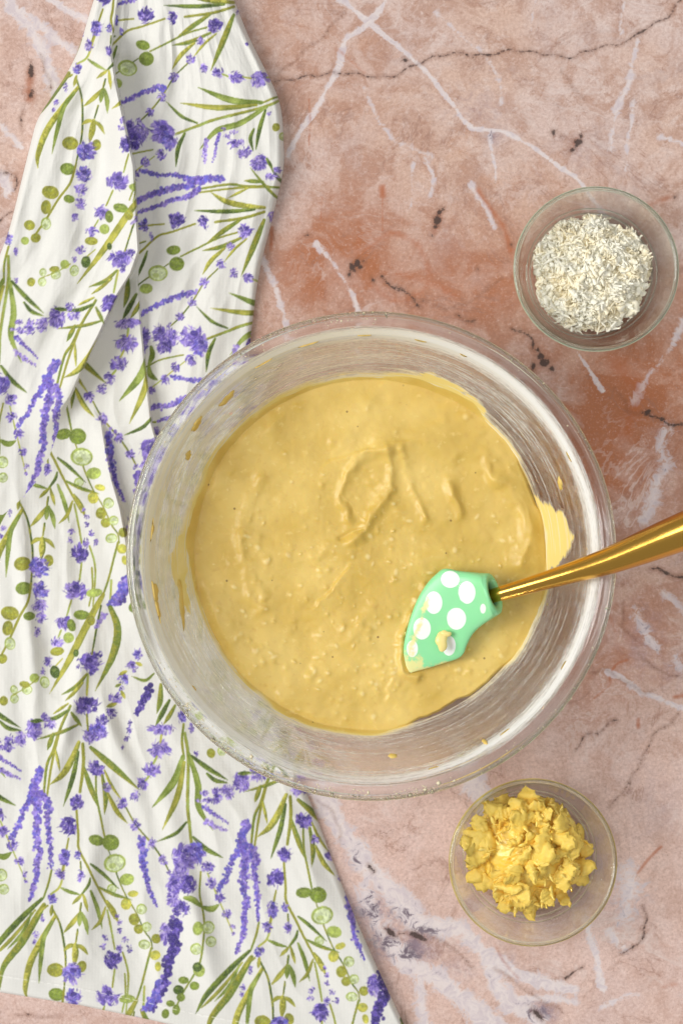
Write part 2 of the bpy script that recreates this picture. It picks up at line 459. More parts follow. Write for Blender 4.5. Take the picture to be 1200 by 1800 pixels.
class Print:
    def __init__(s, seed):
        s.c = np.tile(FAB, (CH, CW, 1)).astype(np.float32)
        s.r = random.Random(seed)

    def box(s, x0, x1, y0, y1):
        a, b = max(0, int(x0 - CX0) - 2), min(CW, int(x1 - CX0) + 3)
        c, d = max(0, int(y0 - CY0) - 2), min(CH, int(y1 - CY0) + 3)
        if a >= b or c >= d:
            return None
        return a, b, c, d

    def dab(s, x, y, rx, ry, rot, col, al=1.0):
        R = max(rx, ry)
        bx = s.box(x - R, x + R, y - R, y + R)
        if bx is None: return
        a, b, c, d = bx
        yy, xx = np.mgrid[c:d, a:b]
        dx = xx + CX0 - x; dy = yy + CY0 - y
        cs, sn = math.cos(rot), math.sin(rot)
        q = np.hypot((dx * cs + dy * sn) / rx, (-dx * sn + dy * cs) / ry)
        m = np.clip((1 - q) * min(rx, ry) + .5 + .5 * NZ1[c:d, a:b], 0, 1) * al
        v = np.asarray(col, float) * (1 + .20 * NZ1[c:d, a:b] + .08 * NZ2[c:d, a:b])[..., None]
        s.c[c:d, a:b] += (v - s.c[c:d, a:b]) * m[..., None]

    def stroke(s, pts, w0, wm, w1, c1, c2=None):
        P = np.asarray(pts, float)
        L = np.hypot(*np.diff(P, axis=0).T).sum()
        n = max(6, int(L / 1.6))
        Q = crom(P, n)
        t = np.linspace(0, 1, n)
        w = np.where(t < .5, w0 + (wm - w0) * np.sin(t * math.pi) , w1 + (wm - w1) * np.sin(t * math.pi))
        w = np.maximum(w, .7)
        M = w.max()
        bx = s.box(Q[:, 0].min() - M, Q[:, 0].max() + M, Q[:, 1].min() - M, Q[:, 1].max() + M)
        if bx is None: return
        a, b, c, d = bx
        yy, xx = np.mgrid[c:d, a:b]
        xx = (xx + CX0).astype(np.float32); yy = (yy + CY0).astype(np.float32)
        T = np.gradient(Q, axis=0); T /= np.maximum(np.hypot(T[:, 0], T[:, 1]), 1e-6)[:, None]
        best = np.full(xx.shape, -9., np.float32); side = np.zeros_like(best); tt = np.zeros_like(best)
        for i in range(n):
            x, y = Q[i]; R = w[i] + 2
            i0, i1 = max(0, int(y - R - CY0 - c)), min(d - c, int(y + R - CY0 - c) + 2)
            j0, j1 = max(0, int(x - R - CX0 - a)), min(b - a, int(x + R - CX0 - a) + 2)
            if i0 >= i1 or j0 >= j1: continue
            dx = xx[i0:i1, j0:j1] - x; dy = yy[i0:i1, j0:j1] - y
            v = w[i] - np.hypot(dx, dy)
            m = v > best[i0:i1, j0:j1]
            best[i0:i1, j0:j1][m] = v[m]
            side[i0:i1, j0:j1][m] = ((dx * -T[i, 1] + dy * T[i, 0]) / w[i])[m]
            tt[i0:i1, j0:j1][m] = t[i]
        nz = NZ1[c:d, a:b]
        al = np.clip(best + .5 + .45 * nz, 0, 1)
        c1 = np.asarray(c1, float); c2 = np.asarray(c2 if c2 is not None else c1, float)
        f = np.clip(.5 + side * .7 + 1.0 * nz + 1.0 * NZ2[c:d, a:b], 0, 1)[..., None]
        v = (c1 * (1 - f) + c2 * f) * (1 + .12 * nz)[..., None]
        if M > 2.2:                                        # darker brushed edge and midrib
            eg = (sstep(.35, .9, -side + .5 * NZ2[c:d, a:b]) * .45)[..., None]
            v = v * (1 - eg) + np.array(GRN['d'], float) * eg
        s.c[c:d, a:b] += (v - s.c[c:d, a:b]) * al[..., None]

    # ---- motifs; k = scale of the panel
    def stem(s, pts, w, c, k): s.stroke(pts, w * .9, w, w * .8, GRN[c], GRN['o' if c != 'y' else 'l'])

    def leaf(s, pts, w, c, k):
        c2 = {'d': 'm', 'm': 'o', 'o': 'y', 'l': 'm', 'y': 'o', 'g': 'l'}[c]
        s.stroke(pts, w * .28, w * .54, .6, GRN[c], GRN[c2])

    def spike(s, pts, w0, w1, tone, k):
        P = np.asarray(pts, float)
        L = np.hypot(*np.diff(P, axis=0).T).sum()
        n = max(5, int(L / 2.8)); w0 *= 1.08; w1 *= 1.1
        Q = crom(P, n)
        pal = {'n': 'mmlbl', 'd': 'ddmd', 'l': 'lpl', 'b': 'bmlb'}[tone]
        for i in range(n):
            w = w0 + (w1 - w0) * i / n
            for _ in range(4):
                s.dab(Q[i][0] + s.r.gauss(0, w * .42), Q[i][1] + s.r.gauss(0, w * .35), w * s.r.uniform(.35, .6), w * s.r.uniform(.3, .5), s.r.uniform(0, 3), PUR[s.r.choice(pal)], .9)
            if s.r.random() < .6:
                s.dab(Q[i][0] + s.r.gauss(0, w * .3), Q[i][1] + s.r.gauss(0, w * .3), w * .18 + .5, w * .14 + .5, s.r.uniform(0, 3), PUR[s.r.choice('ddp')], .8)

    def flower(s, x, y, rx, ry, tone, k):
        pal = {'n': 'mmll', 'd': 'ddmm', 'l': 'llpm', 'b': 'bmbl'}[tone]
        rx *= 1.06; ry *= 1.06
        R = (rx + ry) / 2
        n = 8 if R < 7 else 17 if R < 13 else 34
        a0 = s.r.uniform(0, 6)
        fan = s.r.uniform(0, 6.28)
        for i in range(n):                                # petals: loose, uneven clump
            a = s.r.uniform(0, 6.28); q = math.sqrt(s.r.random()) * .78
            px, py = x + math.cos(a) * rx * q, y + math.sin(a) * ry * q
            s.dab(px, py, max(R * s.r.uniform(.2, .36), 1.6), max(R * s.r.uniform(.10, .19), 1.0), a * .5 + fan + s.r.gauss(0, .5), PUR[s.r.choice(pal)], s.r.uniform(.75, 1))
        s.dab(x, y, rx * .4, ry * .4, fan, PUR[pal[0]], .35)
        for i in range(int(n * 1.3)):                      # brush marks
            a = s.r.uniform(0, 6.28); q = s.r.uniform(.1, .95)
            s.dab(x + math.cos(a) * rx * q, y + math.sin(a) * ry * q, R * s.r.uniform(.1, .24) + .6, s.r.uniform(.6, 1.1), a * .5 + fan + s.r.gauss(0, .6), PUR[s.r.choice('pddml')], s.r.uniform(.5, .9))
        if R > 10 and tone != 'l':
            s.dab(x + rx * .1, y - ry * .3, R * .3, R * .22, .3, PUR['d'], .8)

    def euc(s, x, y, rx, ry, st, k):
        rot = s.r.uniform(-.3, .3); rx *= .93; ry *= .93
        if st == 'g':                                      # outlined pale leaf
            s.dab(x, y, rx, ry, rot, GRN['l']); s.dab(x + .6, y + .8, rx * .80, ry * .80, rot, GRN['g'])
            s.dab(x - rx * .2, y + ry * .3, rx * .34, ry * .3, rot, GRN['l'], .6)
        else:
            s.dab(x, y, rx, ry, rot, GRN[st]); s.dab(x + rx * .2, y + ry * .15, rx * .65, ry * .65, rot, np.array(GRN[st]) * 1.12, .7)
            s.dab(x - rx * .15, y - ry * .35, rx * .5, ry * .25, rot, GRN['l'], .45)

    def item(s, it, T, k):
        t = it[0]
        if t in 'slv':
            pts = [T(*q) for q in it[1]]
            xs = [q[0] for q in pts]; ys = [q[1] for q in pts]
            if max(xs) < CX0 or min(xs) > CX0 + CW or max(ys) < CY0 or min(ys) > CY0 + CH: return
            if t == 's': s.stem(pts, it[2] * k, it[3], k)
            elif t == 'l': s.leaf(pts, it[2] * k, it[3], k)
            else: s.spike(pts, it[2] * k, it[3] * k, it[4], k)
        else:
            x, y = T(it[1], it[2])
            if not (CX0 - 30 < x < CX0 + CW + 30 and CY0 - 30 < y < CY0 + CH + 30): return
            (s.flower if t == 'f' else s.euc)(x, y, it[3] * k, it[4] * k, it[5], k)


def s_(pts, w, c): return ('s', pts, w, c)
def l_(pts, w, c): return ('l', pts, w, c)
def v_(pts, a, b, t): return ('v', pts, a, b, t)
def f_(x, y, a, b, t): return ('f', x, y, a, b, t)
def e_(x, y, a, b, t): return ('e', x, y, a, b, t)


MOTIF = [
    # --- three lavender spikes and the bouquet below them
    s_([(124, 1241), (106, 1282), (94, 1320), (83, 1345), (77, 1399)], 2.6, 'm'), s_([(104, 1290), (92, 1340), (83, 1399)], 2.2, 'o'),
    v_([(71, 1354), (65, 1370), (58, 1390), (54, 1406), (43, 1422), (36, 1445), (27, 1461), (20, 1474)], 8, 4, 'b'),
    v_([(62, 1385), (67, 1410), (65, 1429), (65, 1454), (65, 1474), (70, 1497), (65, 1517), (66, 1535), (61, 1555), (53, 1582)], 8, 4.5, 'n'),
    v_([(76, 1396), (85, 1418), (84, 1443), (88, 1474), (89, 1499), (90, 1526)], 7, 3.5, 'n'),
    s_([(91, 1530), (86, 1552), (77, 1578)], 2.0, 'm'),
    l_([(74, 1580), (40, 1612), (0, 1656), (-20, 1690)], 10, 'd'), l_([(62, 1600), (30, 1640), (6, 1665), (-10, 1680)], 6, 'y'), l_([(56, 1605), (40, 1640), (14, 1668)], 6, 'l'),
    l_([(78, 1590), (67, 1609), (40, 1655), (7, 1699), (0, 1740)], 12, 'm'), l_([(97, 1611), (75, 1650), (54, 1692), (45, 1735), (48, 1756)], 11, 'o'),
    l_([(92, 1620), (78, 1647), (72, 1690), (69, 1728)], 8, 'l'), s_([(92, 1596), (106, 1625), (113, 1659), (116, 1692), (113, 1740)], 2.0, 'd'),
    f_(92, 1580, 9, 11, 'b'), f_(76, 1614, 4, 9, 'n'), f_(64, 1643, 6, 6, 'l'), f_(61, 1656, 4, 5, 'l'), l_([(84, 1592), (72, 1600), (66, 1612)], 6, 'y'), l_([(92, 1592), (90, 1610)], 6, 'y'),
    s_([(114, 1520), (106, 1557), (90, 1572)], 2.0, 'y'), f_(106, 1537, 9, 11, 'n'), s_([(121, 1474), (116, 1500), (110, 1530)], 1.8, 'o'), f_(114, 1507, 11, 15, 'b'),
    f_(121, 1452, 17, 17, 'd'), f_(136, 1411, 12, 15, 'd'),
    s_([(135, 1425), (138, 1467), (139, 1492), (155, 1524), (169, 1553), (187, 1587), (202, 1614)], 2.2, 'o'), f_(137, 1503, 6, 9, 'b'), s_([(142, 1515), (143, 1530)], 1.6, 'd'), f_(142, 1540, 7, 12, 'n'),
    l_([(159, 1544), (155, 1557), (138, 1580)], 5, 'd'), l_([(108, 1561), (124, 1568), (142, 1573)], 6, 'l'), l_([(144, 1573), (128, 1589)], 6, 'y'), l_([(147, 1573), (155, 1602)], 6, 'y'), s_([(143, 1588), (141, 1604)], 2, 'd'),
    l_([(141, 1605), (128, 1622), (112, 1640)], 8, 'y'), l_([(144, 1605), (151, 1622), (155, 1643)], 8, 'l'), l_([(141, 1606), (140, 1628)], 8, 'l'), s_([(137, 1634), (134, 1655)], 1.8, 'd'),
    l_([(133, 1661), (122, 1663), (113, 1671)], 7, 'y'), l_([(133, 1661), (145, 1666), (155, 1678)], 7, 'y'), l_([(133, 1660), (133, 1676), (131, 1698)], 11, 'o'),
    e_(98, 1705, 16, 13, 'o'), e_(144, 1699, 9, 11, 'o'), f_(127, 1712, 18, 20, 'b'), e_(100, 1748, 15, 12, 'm'), f_(129, 1752, 15, 16, 'b'), f_(128, 1778, 13, 12, 'l'), f_(131, 1800, 10, 12, 'l'), f_(124, 1825, 6, 10, 'l'),
    s_([(113, 1740), (108, 1770), (92, 1800), (76, 1836), (60, 1868)], 2.2, 'o'), e_(76, 1792, 17, 13, 'o'), e_(72, 1818, 10, 14, 'o'), e_(110, 1797, 11, 8, 'm'), e_(76, 1845, 10, 12, 'g'), e_(48, 1853, 11, 10, 'o'), e_(62, 1872, 10, 9, 'o'), e_(44, 1880, 8, 8, 'l'),
    l_([(160, 1566), (172, 1598), (180, 1632)], 7, 'l'), l_([(186, 1595), (176, 1620), (162, 1634)], 6, 'y'), l_([(188, 1584), (200, 1602), (208, 1622)], 8, 'o'),
    s_([(189, 1600), (196, 1634), (202, 1668)], 1.9, 'l'), f_(199, 1687, 16, 17, 'd'), s_([(202, 1704), (198, 1735)], 1.8, 'l'),
    f_(206, 1610, 4, 4, 'n'), f_(210, 1622, 5, 5, 'n'), f_(211, 1636, 5, 5, 'd'), f_(220, 1652, 6, 6, 'n'), f_(227, 1668, 6, 7, 'd'), f_(184, 1649, 6, 7, 'n'), f_(182, 1663, 6, 6, 'l'), f_(210, 1668, 6, 8, 'l'),
    s_([(216, 1674), (224, 1701), (226, 1726), (222, 1780)], 1.8, 'l'),
    # --- round-leaf branch
    s_([(169, 1365), (170, 1399), (178, 1440), (184, 1470)], 2.0, 'm'), s_([(191, 1494), (202, 1526), (209, 1546), (222, 1575), (240, 1605), (254, 1636), (265, 1652), (268, 1668)], 1.4, 'd'),
    e_(170, 1477, 15, 10, 'm'), e_(195, 1481, 16, 15, 'm'), e_(202, 1517, 21, 17, 'g'), e_(223, 1546, 14, 11, 'l'), e_(197, 1562, 9, 9, 'g'), e_(234, 1571, 10, 6, 'y'), e_(222, 1589, 10, 11, 'y'),
    e_(249, 1598, 10, 10, 'g'), e_(236, 1616, 10, 11, 'o'), e_(244, 1633, 9, 9, 'o'), e_(258, 1629, 9, 9, 'g'), e_(254, 1660, 11, 9, 'g'), e_(275, 1650, 9, 9, 'o'), e_(273, 1679, 10, 9, 'y'), e_(278, 1699, 6, 9, 'y'),
    l_([(160, 1519), (180, 1535), (209, 1562)], 6, 'd'), l_([(175, 1560), (200, 1572), (232, 1582)], 6, 'm'),
    # --- big flower bunch with a fan of leaves above
    s_([(323, 1273), (320, 1303), (324, 1334)], 2.2, 'm'), l_([(322, 1330), (305, 1375), (268, 1419)], 12, 'l'), l_([(324, 1340), (312, 1400), (286, 1458)], 10, 'y'), s_([(325, 1289), (331, 1331), (330, 1414), (333, 1447), (337, 1486)], 3.0, 'l'),
    l_([(332, 1325), (348, 1378), (350, 1420), (374, 1459)], 11, 'l'), l_([(337, 1329), (365, 1350), (400, 1371)], 8, 'd'), l_([(328, 1445), (309, 1465), (277, 1479)], 6, 'd'), l_([(340, 1472), (362, 1492), (392, 1508)], 8, 'd'),
    f_(327, 1506, 27, 24, 'n'), f_(345, 1500, 16, 22, 'b'), f_(365, 1524, 12, 12, 'n'), f_(318, 1540, 16, 20, 'l'), f_(306, 1556, 14, 18, 'n'), f_(330, 1556, 16, 18, 'd'), f_(318, 1596, 15, 17, 'd'), f_(304, 1580, 11, 18, 'l'), f_(293, 1640, 12, 22, 'l'),
    v_([(308, 1618), (309, 1650), (306, 1670), (300, 1682), (295, 1706), (286, 1740), (275, 1753), (268, 1773)], 10, 7, 'd'),
    s_([(353, 1533), (351, 1571), (356, 1596), (359, 1621), (358, 1650), (352, 1690), (340, 1715), (322, 1745), (305, 1780)], 1.8, 'm'), l_([(325, 1578), (340, 1582), (356, 1596)], 10, 'l'), l_([(358, 1595), (372, 1598), (385, 1590)], 10, 'l'),
    e_(348, 1632, 10, 13, 'l'), e_(366, 1630, 12, 12, 'g'), e_(371, 1655, 10, 10, 'g'), e_(345, 1668, 11, 11, 'g'), e_(350, 1706, 11, 12, 'l'), e_(347, 1700, 9, 9, 'd'), e_(323, 1723, 10, 7, 'm'), e_(342, 1733, 9, 8, 'm'), e_(314, 1740, 10, 9, 'd'), e_(318, 1753, 8, 8, 'm'),
    e_(300, 1764, 8, 6, 'm'), e_(310, 1775, 7, 10, 'm'), e_(291, 1782, 7, 9, 'm'),
    s_([(365, 1535), (385, 1582), (410, 1641)], 1.4, 'y'), f_(371, 1553, 10, 11, 'n'), f_(387, 1578, 10, 11, 'n'), f_(399, 1606, 9, 8, 'n'), f_(409, 1629, 6, 6, 'l'), f_(410, 1641, 3, 3, 'l'),
    s_([(222, 1420), (239, 1450), (267, 1483), (287, 1512), (298, 1533)], 1.6, 'd'), f_(215, 1412, 10, 10, 'n'), f_(239, 1450, 10, 11, 'l'), f_(267, 1483, 9, 10, 'l'), f_(287, 1512, 9, 9, 'l'), f_(297, 1535, 6, 6, 'n'),
    v_([(250, 1474), (251, 1506), (256, 1533), (261, 1558), (268, 1576), (276, 1594)], 7.5, 2.5, 'b'),
    f_(360, 1394, 9, 5, 'l'), f_(381, 1391, 9, 8, 'l'), f_(400, 1388, 12, 12, 'l'), f_(424, 1371, 14, 16, 'n'), l_([(420, 1360), (440, 1358)], 7, 'd'), v_([(358, 1418), (371, 1428), (385, 1436), (401, 1447)], 5, 2, 'n'),
    # --- chains of butterfly blossoms
    f_(243, 1150, 9, 11, 'b'), f_(232, 1172, 10, 11, 'n'), f_(218, 1194, 11, 10, 'b'), f_(214, 1210, 6, 5, 'n'), f_(203, 1228, 13, 11, 'n'), f_(195, 1253, 10, 10, 'n'), f_(180, 1266, 11, 11, 'd'),
    l_([(222, 1180), (210, 1186)], 6, 'o'), l_([(214, 1215), (220, 1228)], 6, 'y'), l_([(204, 1237), (188, 1242)], 7, 'y'), l_([(240, 1165), (250, 1170)], 6, 'y'), l_([(212, 1203), (203, 1207)], 5, 'm'),
    f_(169, 1287, 21, 15, 'n'), f_(158, 1297, 12, 12, 'l'), f_(172, 1282, 14, 12, 'b'),
    v_([(265, 1208), (256, 1223), (249, 1239), (238, 1255)], 8, 5, 'd'), f_(229, 1271, 4, 6, 'd'), f_(227, 1284, 6, 7, 'd'), f_(223, 1298, 6, 6, 'd'), f_(216, 1313, 3, 4, 'n'),
    f_(155, 1165, 24, 15, 'n'), f_(170, 1152, 12, 7, 'd'), f_(162, 1180, 8, 8, 'd'), f_(153, 1239, 23, 15, 'd'), f_(148, 1248, 14, 10, 'n'),
    s_([(155, 1185), (153, 1222)], 2.2, 'y'), l_([(153, 1185), (135, 1206), (109, 1221)], 7, 'm'), l_([(146, 1200), (130, 1218), (115, 1232)], 6, 'o'),
    l_([(120, 1237), (94, 1255)], 5, 'o'), l_([(121, 1248), (98, 1262), (72, 1268)], 7, 'd'), l_([(139, 1273), (108, 1287), (65, 1300)], 6, 'm'), l_([(126, 1253), (144, 1277)], 7, 'm'), s_([(153, 1256), (155, 1284)], 1.8, 'd'),
    l_([(94, 1290), (84, 1318)], 8, 'm'), l_([(98, 1318), (106, 1356)], 5, 'o'),
    f_(81, 1260, 9, 8, 'n'), f_(90, 1273, 14, 9, 'l'), f_(61, 1287, 15, 14, 'l'), f_(36, 1302, 12, 11, 'l'), f_(16, 1311, 11, 11, 'n'), f_(0, 1315, 8, 6, 'l'), f_(-14, 1316, 6, 4, 'l'),
    l_([(139, 1305), (126, 1336), (110, 1362), (88, 1379)], 11, 'o'), l_([(138, 1322), (128, 1368), (112, 1417)], 8, 'd'), s_([(146, 1308), (147, 1345), (141, 1392)], 3.0, 'o'), l_([(148, 1350), (160, 1385), (173, 1419)], 9, 'm'),
    l_([(160, 1314), (196, 1345), (245, 1388)], 11, 'm'), f_(169, 1350, 15, 14, 'd'), f_(176, 1357, 10, 9, 'l'), l_([(180, 1363), (186, 1400), (184, 1431)], 8, 'm'), l_([(184, 1354), (196, 1380), (213, 1405)], 5, 'o'), f_(189, 1384, 9, 9, 'l'), l_([(190, 1395), (205, 1425), (224, 1447)], 8, 'o'),
    f_(283, 1282, 25, 9, 'l'), f_(281, 1317, 21, 16, 'l'), f_(267, 1353, 16, 13, 'l'), f_(251, 1378, 12, 12, 'n'), f_(237, 1398, 9, 10, 'l'), s_([(284, 1292), (282, 1305)], 2, 'y'), s_([(276, 1330), (270, 1342)], 2, 'y'), s_([(262, 1365), (256, 1372)], 2, 'y'),
    l_([(298, 1231), (285, 1255), (274, 1275)], 8, 'd'), l_([(308, 1240), (298, 1258), (288, 1273)], 7, 'm'), l_([(283, 1203), (282, 1230), (276, 1254)], 9, 'm'), l_([(271, 1184), (255, 1196), (232, 1189)], 5, 'm'), f_(320, 1259, 8, 13, 'b'), f_(337, 1280, 4, 10, 'l'),
    f_(345, 1326, 4, 6, 'l'),
    # --- tall stem with small round leaves
    s_([(208, 953), (202, 975), (191, 1018), (178, 1056)], 2.0, 'm'), l_([(182, 1045), (160, 1085), (125, 1155), (88, 1219)], 12, 'y'), s_([(178, 1065), (170, 1105), (162, 1150)], 1.8, 'd'), s_([(196, 1020), (194, 1065)], 2, 'y'),
    l_([(192, 1062), (207, 1105), (198, 1154), (168, 1214)], 13, 'm'), s_([(162, 998), (163, 1035), (157, 1065)], 1.8, 'l'),
    f_(132, 1038, 21, 18, 'n'), f_(112, 1094, 14, 13, 'l'), f_(100, 1129, 12, 10, 'l'), f_(85, 1163, 9, 9, 'n'), f_(76, 1180, 5, 7, 'l'), s_([(126, 1055), (118, 1082)], 1.8, 'l'), s_([(108, 1108), (103, 1120)], 1.6, 'l'),
    e_(144, 1081, 15, 9, 'm'), e_(126, 1099, 8, 12, 'm'), e_(121, 1121, 10, 10, 'l'), e_(166, 1042, 15, 8, 'l'), e_(101, 1145, 13, 8, 'o'), e_(160, 1090, 8, 10, 'o'), e_(134, 1148, 5, 7, 'd'),
    v_([(222, 1016), (212, 1040), (198, 1060)], 8, 7, 'b'), v_([(184, 1080), (176, 1092), (168, 1102)], 6, 4, 'l'),
    s_([(110, 1158), (90, 1180)], 1.4, 'y'), e_(97, 1181, 9, 12, 'd'), e_(61, 1192, 9, 9, 'l'), e_(79, 1199, 9, 11, 'g'), e_(48, 1212, 10, 9, 'g'), e_(44, 1203, 10, 6, 'o'), e_(25, 1212, 7, 8, 'g'), e_(26, 1228, 8, 9, 'g'), e_(7, 1232, 8, 9, 'o'),
    s_([(70, 1190), (50, 1206), (24, 1222)], 1.2, 'l'), l_([(0, 1268), (15, 1280), (37, 1284)], 7, 'd'), v_([(-2, 1352), (16, 1361), (35, 1368)], 6, 2.5, 'l'),
]
LA, LB = np.array([364., 92.]), np.array([-58., -714.])


def fit(pairs):
    a = np.array([[x, y, 1] for x, y, _, _ in pairs], float)
    b = np.array([[u, v] for _, _, u, v in pairs], float)
    return np.linalg.lstsq(a, b, rcond=None)[0]


def paint(M, k, cells, seed):
    pr = Print(seed)
    for i, j in cells:
        off = LA * i + LB * j
        def T(x, y, off=off):
            v = np.array([x + off[0], y + off[1], 1.0]) @ M
            return (float(v[0]), float(v[1]))
        for it in MOTIF:
            pr.item(it, T, k)
    return pr.c


M1 = np.array([[1, 0], [0, 1], [0, 0.0]])
M2 = fit([(66, 1000, 148, 260), (132, 1038, 202, 323), (155, 1165, 217, 455), (153, 1239, 195, 530), (61, 1287, 103, 565), (71, 1354, 95, 630), (97, 1181, 155, 462), (26, 1228, 75, 500)])
M3 = fit([(327, 1506, 268, 240), (320, 1303, 485, 168), (268, 1419, 330, 150), (433, 1450, 405, 320), (500, 1503, 370, 394), (485, 1545, 326, 392), (478, 1599, 268, 394), (559, 1573, 311, 445), (691, 1598, 310, 600)])
C1 = paint(M1, 1.0, [(i, j) for j in (1, 0, -1 + 2 * 0 - 0, 2) for i in (-1, 0, 1, 2) if j in (0, 1, -1)], 3)
C2 = paint(M2, .95, [(i, j) for j in (-1, 0, 1) for i in (-1, 0, 1)], 4)
C3 = paint(M3, .88, [(i, j) for j in (-1, 0, 1) for i in (-1, 0, 1, 2)], 5)


def build_towel():
    step = 1.55
    y0s = np.arange(-60, 1745.1, step)
    ny = len(y0s)
    nx = int(860 / step)
    Lx = np.interp(y0s, [-60, 0, 50, 90, 130, 160, 210, 290, 360, 400, 440, 460, 520, 600, 700], [185, 165, 150, 138, 118, 98, 65, 45, 28, 18, 4, -5, -40, -100, -140])
    Rx = np.interp(y0s, [-60, 0, 60, 110, 150, 175, 210, 290, 330, 400, 450, 500, 600, 750, 900, 1050, 1200, 1300, 1400, 1470, 1530, 1600, 1700, 1745],
                   [380, 412, 435, 460, 480, 491, 497, 500, 492, 475, 462, 452, 440, 430, 428, 436, 462, 498, 540, 563, 585, 615, 662, 683])
    ker = np.ones(25) / 25
    Lx = np.convolve(np.pad(Lx, 12, 'edge'), ker, 'valid'); Rx = np.convolve(np.pad(Rx, 12, 'edge'), ker, 'valid')
    u = np.linspace(0, 1, nx)
    X = Lx[:, None] * (1 - u) + Rx[:, None] * u
    Y = np.repeat(y0s[:, None], nx, 1)
    yb = np.interp(X[-1], [-140, 0, 140, 260, 330, 500, 760], [1725, 1745, 1768, 1794, 1812, 1845, 1890])
    wgt = sstep(1250, 1745, y0s)[:, None]
    Y = Y + wgt * (yb - 1745)[None, :]
    X = X + wgt * (u[None, :] ** 3) * 62
    # ---- fold lines, x as function of y
    yy = Y
    f1 = np.interp(yy, [-90, 0, 60, 90, 140, 185, 230, 290, 380, 440, 480, 520, 590, 615, 670, 715, 780, 800, 850, 880, 910, 1000, 1900],
                   [222, 208, 200, 197, 205, 214, 224, 237, 242, 246, 232, 207, 175, 162, 138, 118, 95, 88, 62, 35, 0, -120, -900])
    f3 = np.interp(yy, [-90, 430, 500, 560, 630, 690, 740, 775, 850, 950, 1100, 1300, 1900], [2000, 2000 * 0 + 246, 243, 248, 255, 262, 267, 276, 300, 360, 460, 700, 900])
    f2 = np.interp(yy, [-90, 690, 723, 742, 796, 840, 896, 952, 1000, 1100, 1200, 1300, 1900], [300, 160, 167, 180, 189, 198, 214, 224, 228, 250, 300, 420, 900])
    d1, d2, d3 = X - f1, X - f2, X - f3
    inP2 = d1 < 0
    inP3 = (yy < 446) & (d1 >= 0) | (yy >= 446) & (d3 >= 0) & (d1 >= 0) & (yy < 900)
    n_a = vnoise(X.shape, (190 / step, 80 / step), 21); n_b = vnoise(X.shape, (70 / step, 42 / step), 22); n_c = vnoise(X.shape, (30 / step, 30 / step), 23)
    n_d = vnoise(X.shape, (14 / step, 10 / step), 24)
    n_e = np.abs(vnoise(X.shape, (150 / step, 60 / step), 26)); n_f = np.abs(vnoise(X.shape, (50 / step, 34 / step), 27))
    wr = -1.4 * n_e - .3 * n_f + 1.6 * n_a + .8 * n_b + .25 * n_c + .07 * n_d
    # heights in mm
    a1 = sstep(40, 110, yy) * (1 - sstep(600, 790, yy))
    hp2 = 7 + 18 * a1 * np.exp(-(np.minimum(d1, 0) / 38) ** 2) + 3.0 * np.exp(-((X - f1 + 130) / 40) ** 2)
    rt = Rx[:, None]
    tt = np.clip((X - f1) / np.maximum(rt - f1, 40), 0, 1)
    hp3 = 4 + 8 * sstep(.15, .92, tt) * (1 - .5 * sstep(330, 560, yy)) + 4.0 * np.exp(-((yy - 92 - .12 * (X - 200)) / 16) ** 2) * np.exp(-((X - 215) / 70) ** 2)
    hp1b = 5 + 8 * np.exp(-(np.minimum(d3, 0) / 28) ** 2) * sstep(440, 520, yy)
    a2 = sstep(700, 790, yy) * (1 - sstep(1080, 1200, yy))
    hp1 = 6 + 8 * a2 * np.exp(-(np.minimum(d2, 0) / 26) ** 2) + 2.5 * sstep(1350, 1600, yy) * np.exp(-((X - rt - 50 * 0) / 60) ** 2)
    creases = 2.2 * np.exp(-(((X - 120) + .25 * (yy - 1270)) / 16) ** 2 - ((yy - 1250) / 110) ** 2) + 1.8 * np.exp(-(((X - 45) - .1 * (yy - 1050)) / 14) ** 2 - ((yy - 1100) / 150) ** 2) \
        + 2.0 * np.exp(-(((X - 215) - .35 * (yy - 1330)) / 18) ** 2 - ((yy - 1330) / 90) ** 2) + 2.2 * np.exp(-(((X - 330) - .25 * (yy - 1560)) / 22) ** 2 - ((yy - 1600) / 160) ** 2) \
        + 1.6 * np.exp(-(((X - 165) + .15 * (yy - 1500)) / 20) ** 2 - ((yy - 1540) / 150) ** 2)
    w21 = sstep(-2.2, 2.2, d2) * a2 + (1 - a2) * .5 * 0
    low = hp1 * (1 - w21) + np.minimum(hp1b, 4.0) * w21
    # strip between f1 and f3 (upper): hp1b, turning into the lower panel
    k1b = (1 - sstep(650, 760, yy))
    low = np.where(yy < 900, low * (1 - k1b) + hp1b * k1b + 0, low)
    ridge3 = 8 * np.exp(-(np.minimum(d3, 0) / 24) ** 2) * sstep(640, 700, yy) * (1 - sstep(770, 800, yy))
    low = low + ridge3 * (1 - k1b)
    w3 = np.where(yy >= 446, sstep(-2.0, 2.0, d3) * (1 - sstep(790, 860, yy)), 1.0)
    right = low * (1 - w3) + hp3 * w3
    valley = 1 - .6 * np.exp(-np.maximum(d1, 0) / 40) * a1
    kw = 2.4 + 60 * sstep(690, 800, yy)
    w1 = np.clip((d1 + kw) / (2 * kw), 0, 1); w1 = w1 * w1 * (3 - 2 * w1)
    h = hp2 * (1 - w1) + right * valley * w1
    h = h + wr * 1.35 + creases * 2.3
    for _ in range(2):
        hp = np.pad(h, 1, 'edge')
        h = (hp[:-2, 1:-1] + hp[2:, 1:-1] + hp[1:-1, :-2] + hp[1:-1, 2:] + 2 * h) / 6
    h = np.maximum(h, 2.2)
    # rounded outer edges
    de = np.minimum(X - X[:, :1], X[:, -1:] - X) + .0
    rr = 13.0
    h = h * np.sqrt(np.clip(1 - (1 - np.clip(de / rr, 0, 1)) ** 2, 0, 1)) + .15
    db = (Y[-1:, :] - Y)
    h = np.where(db < 90, h * (.35 + .65 * sstep(0, 90, db)), h)
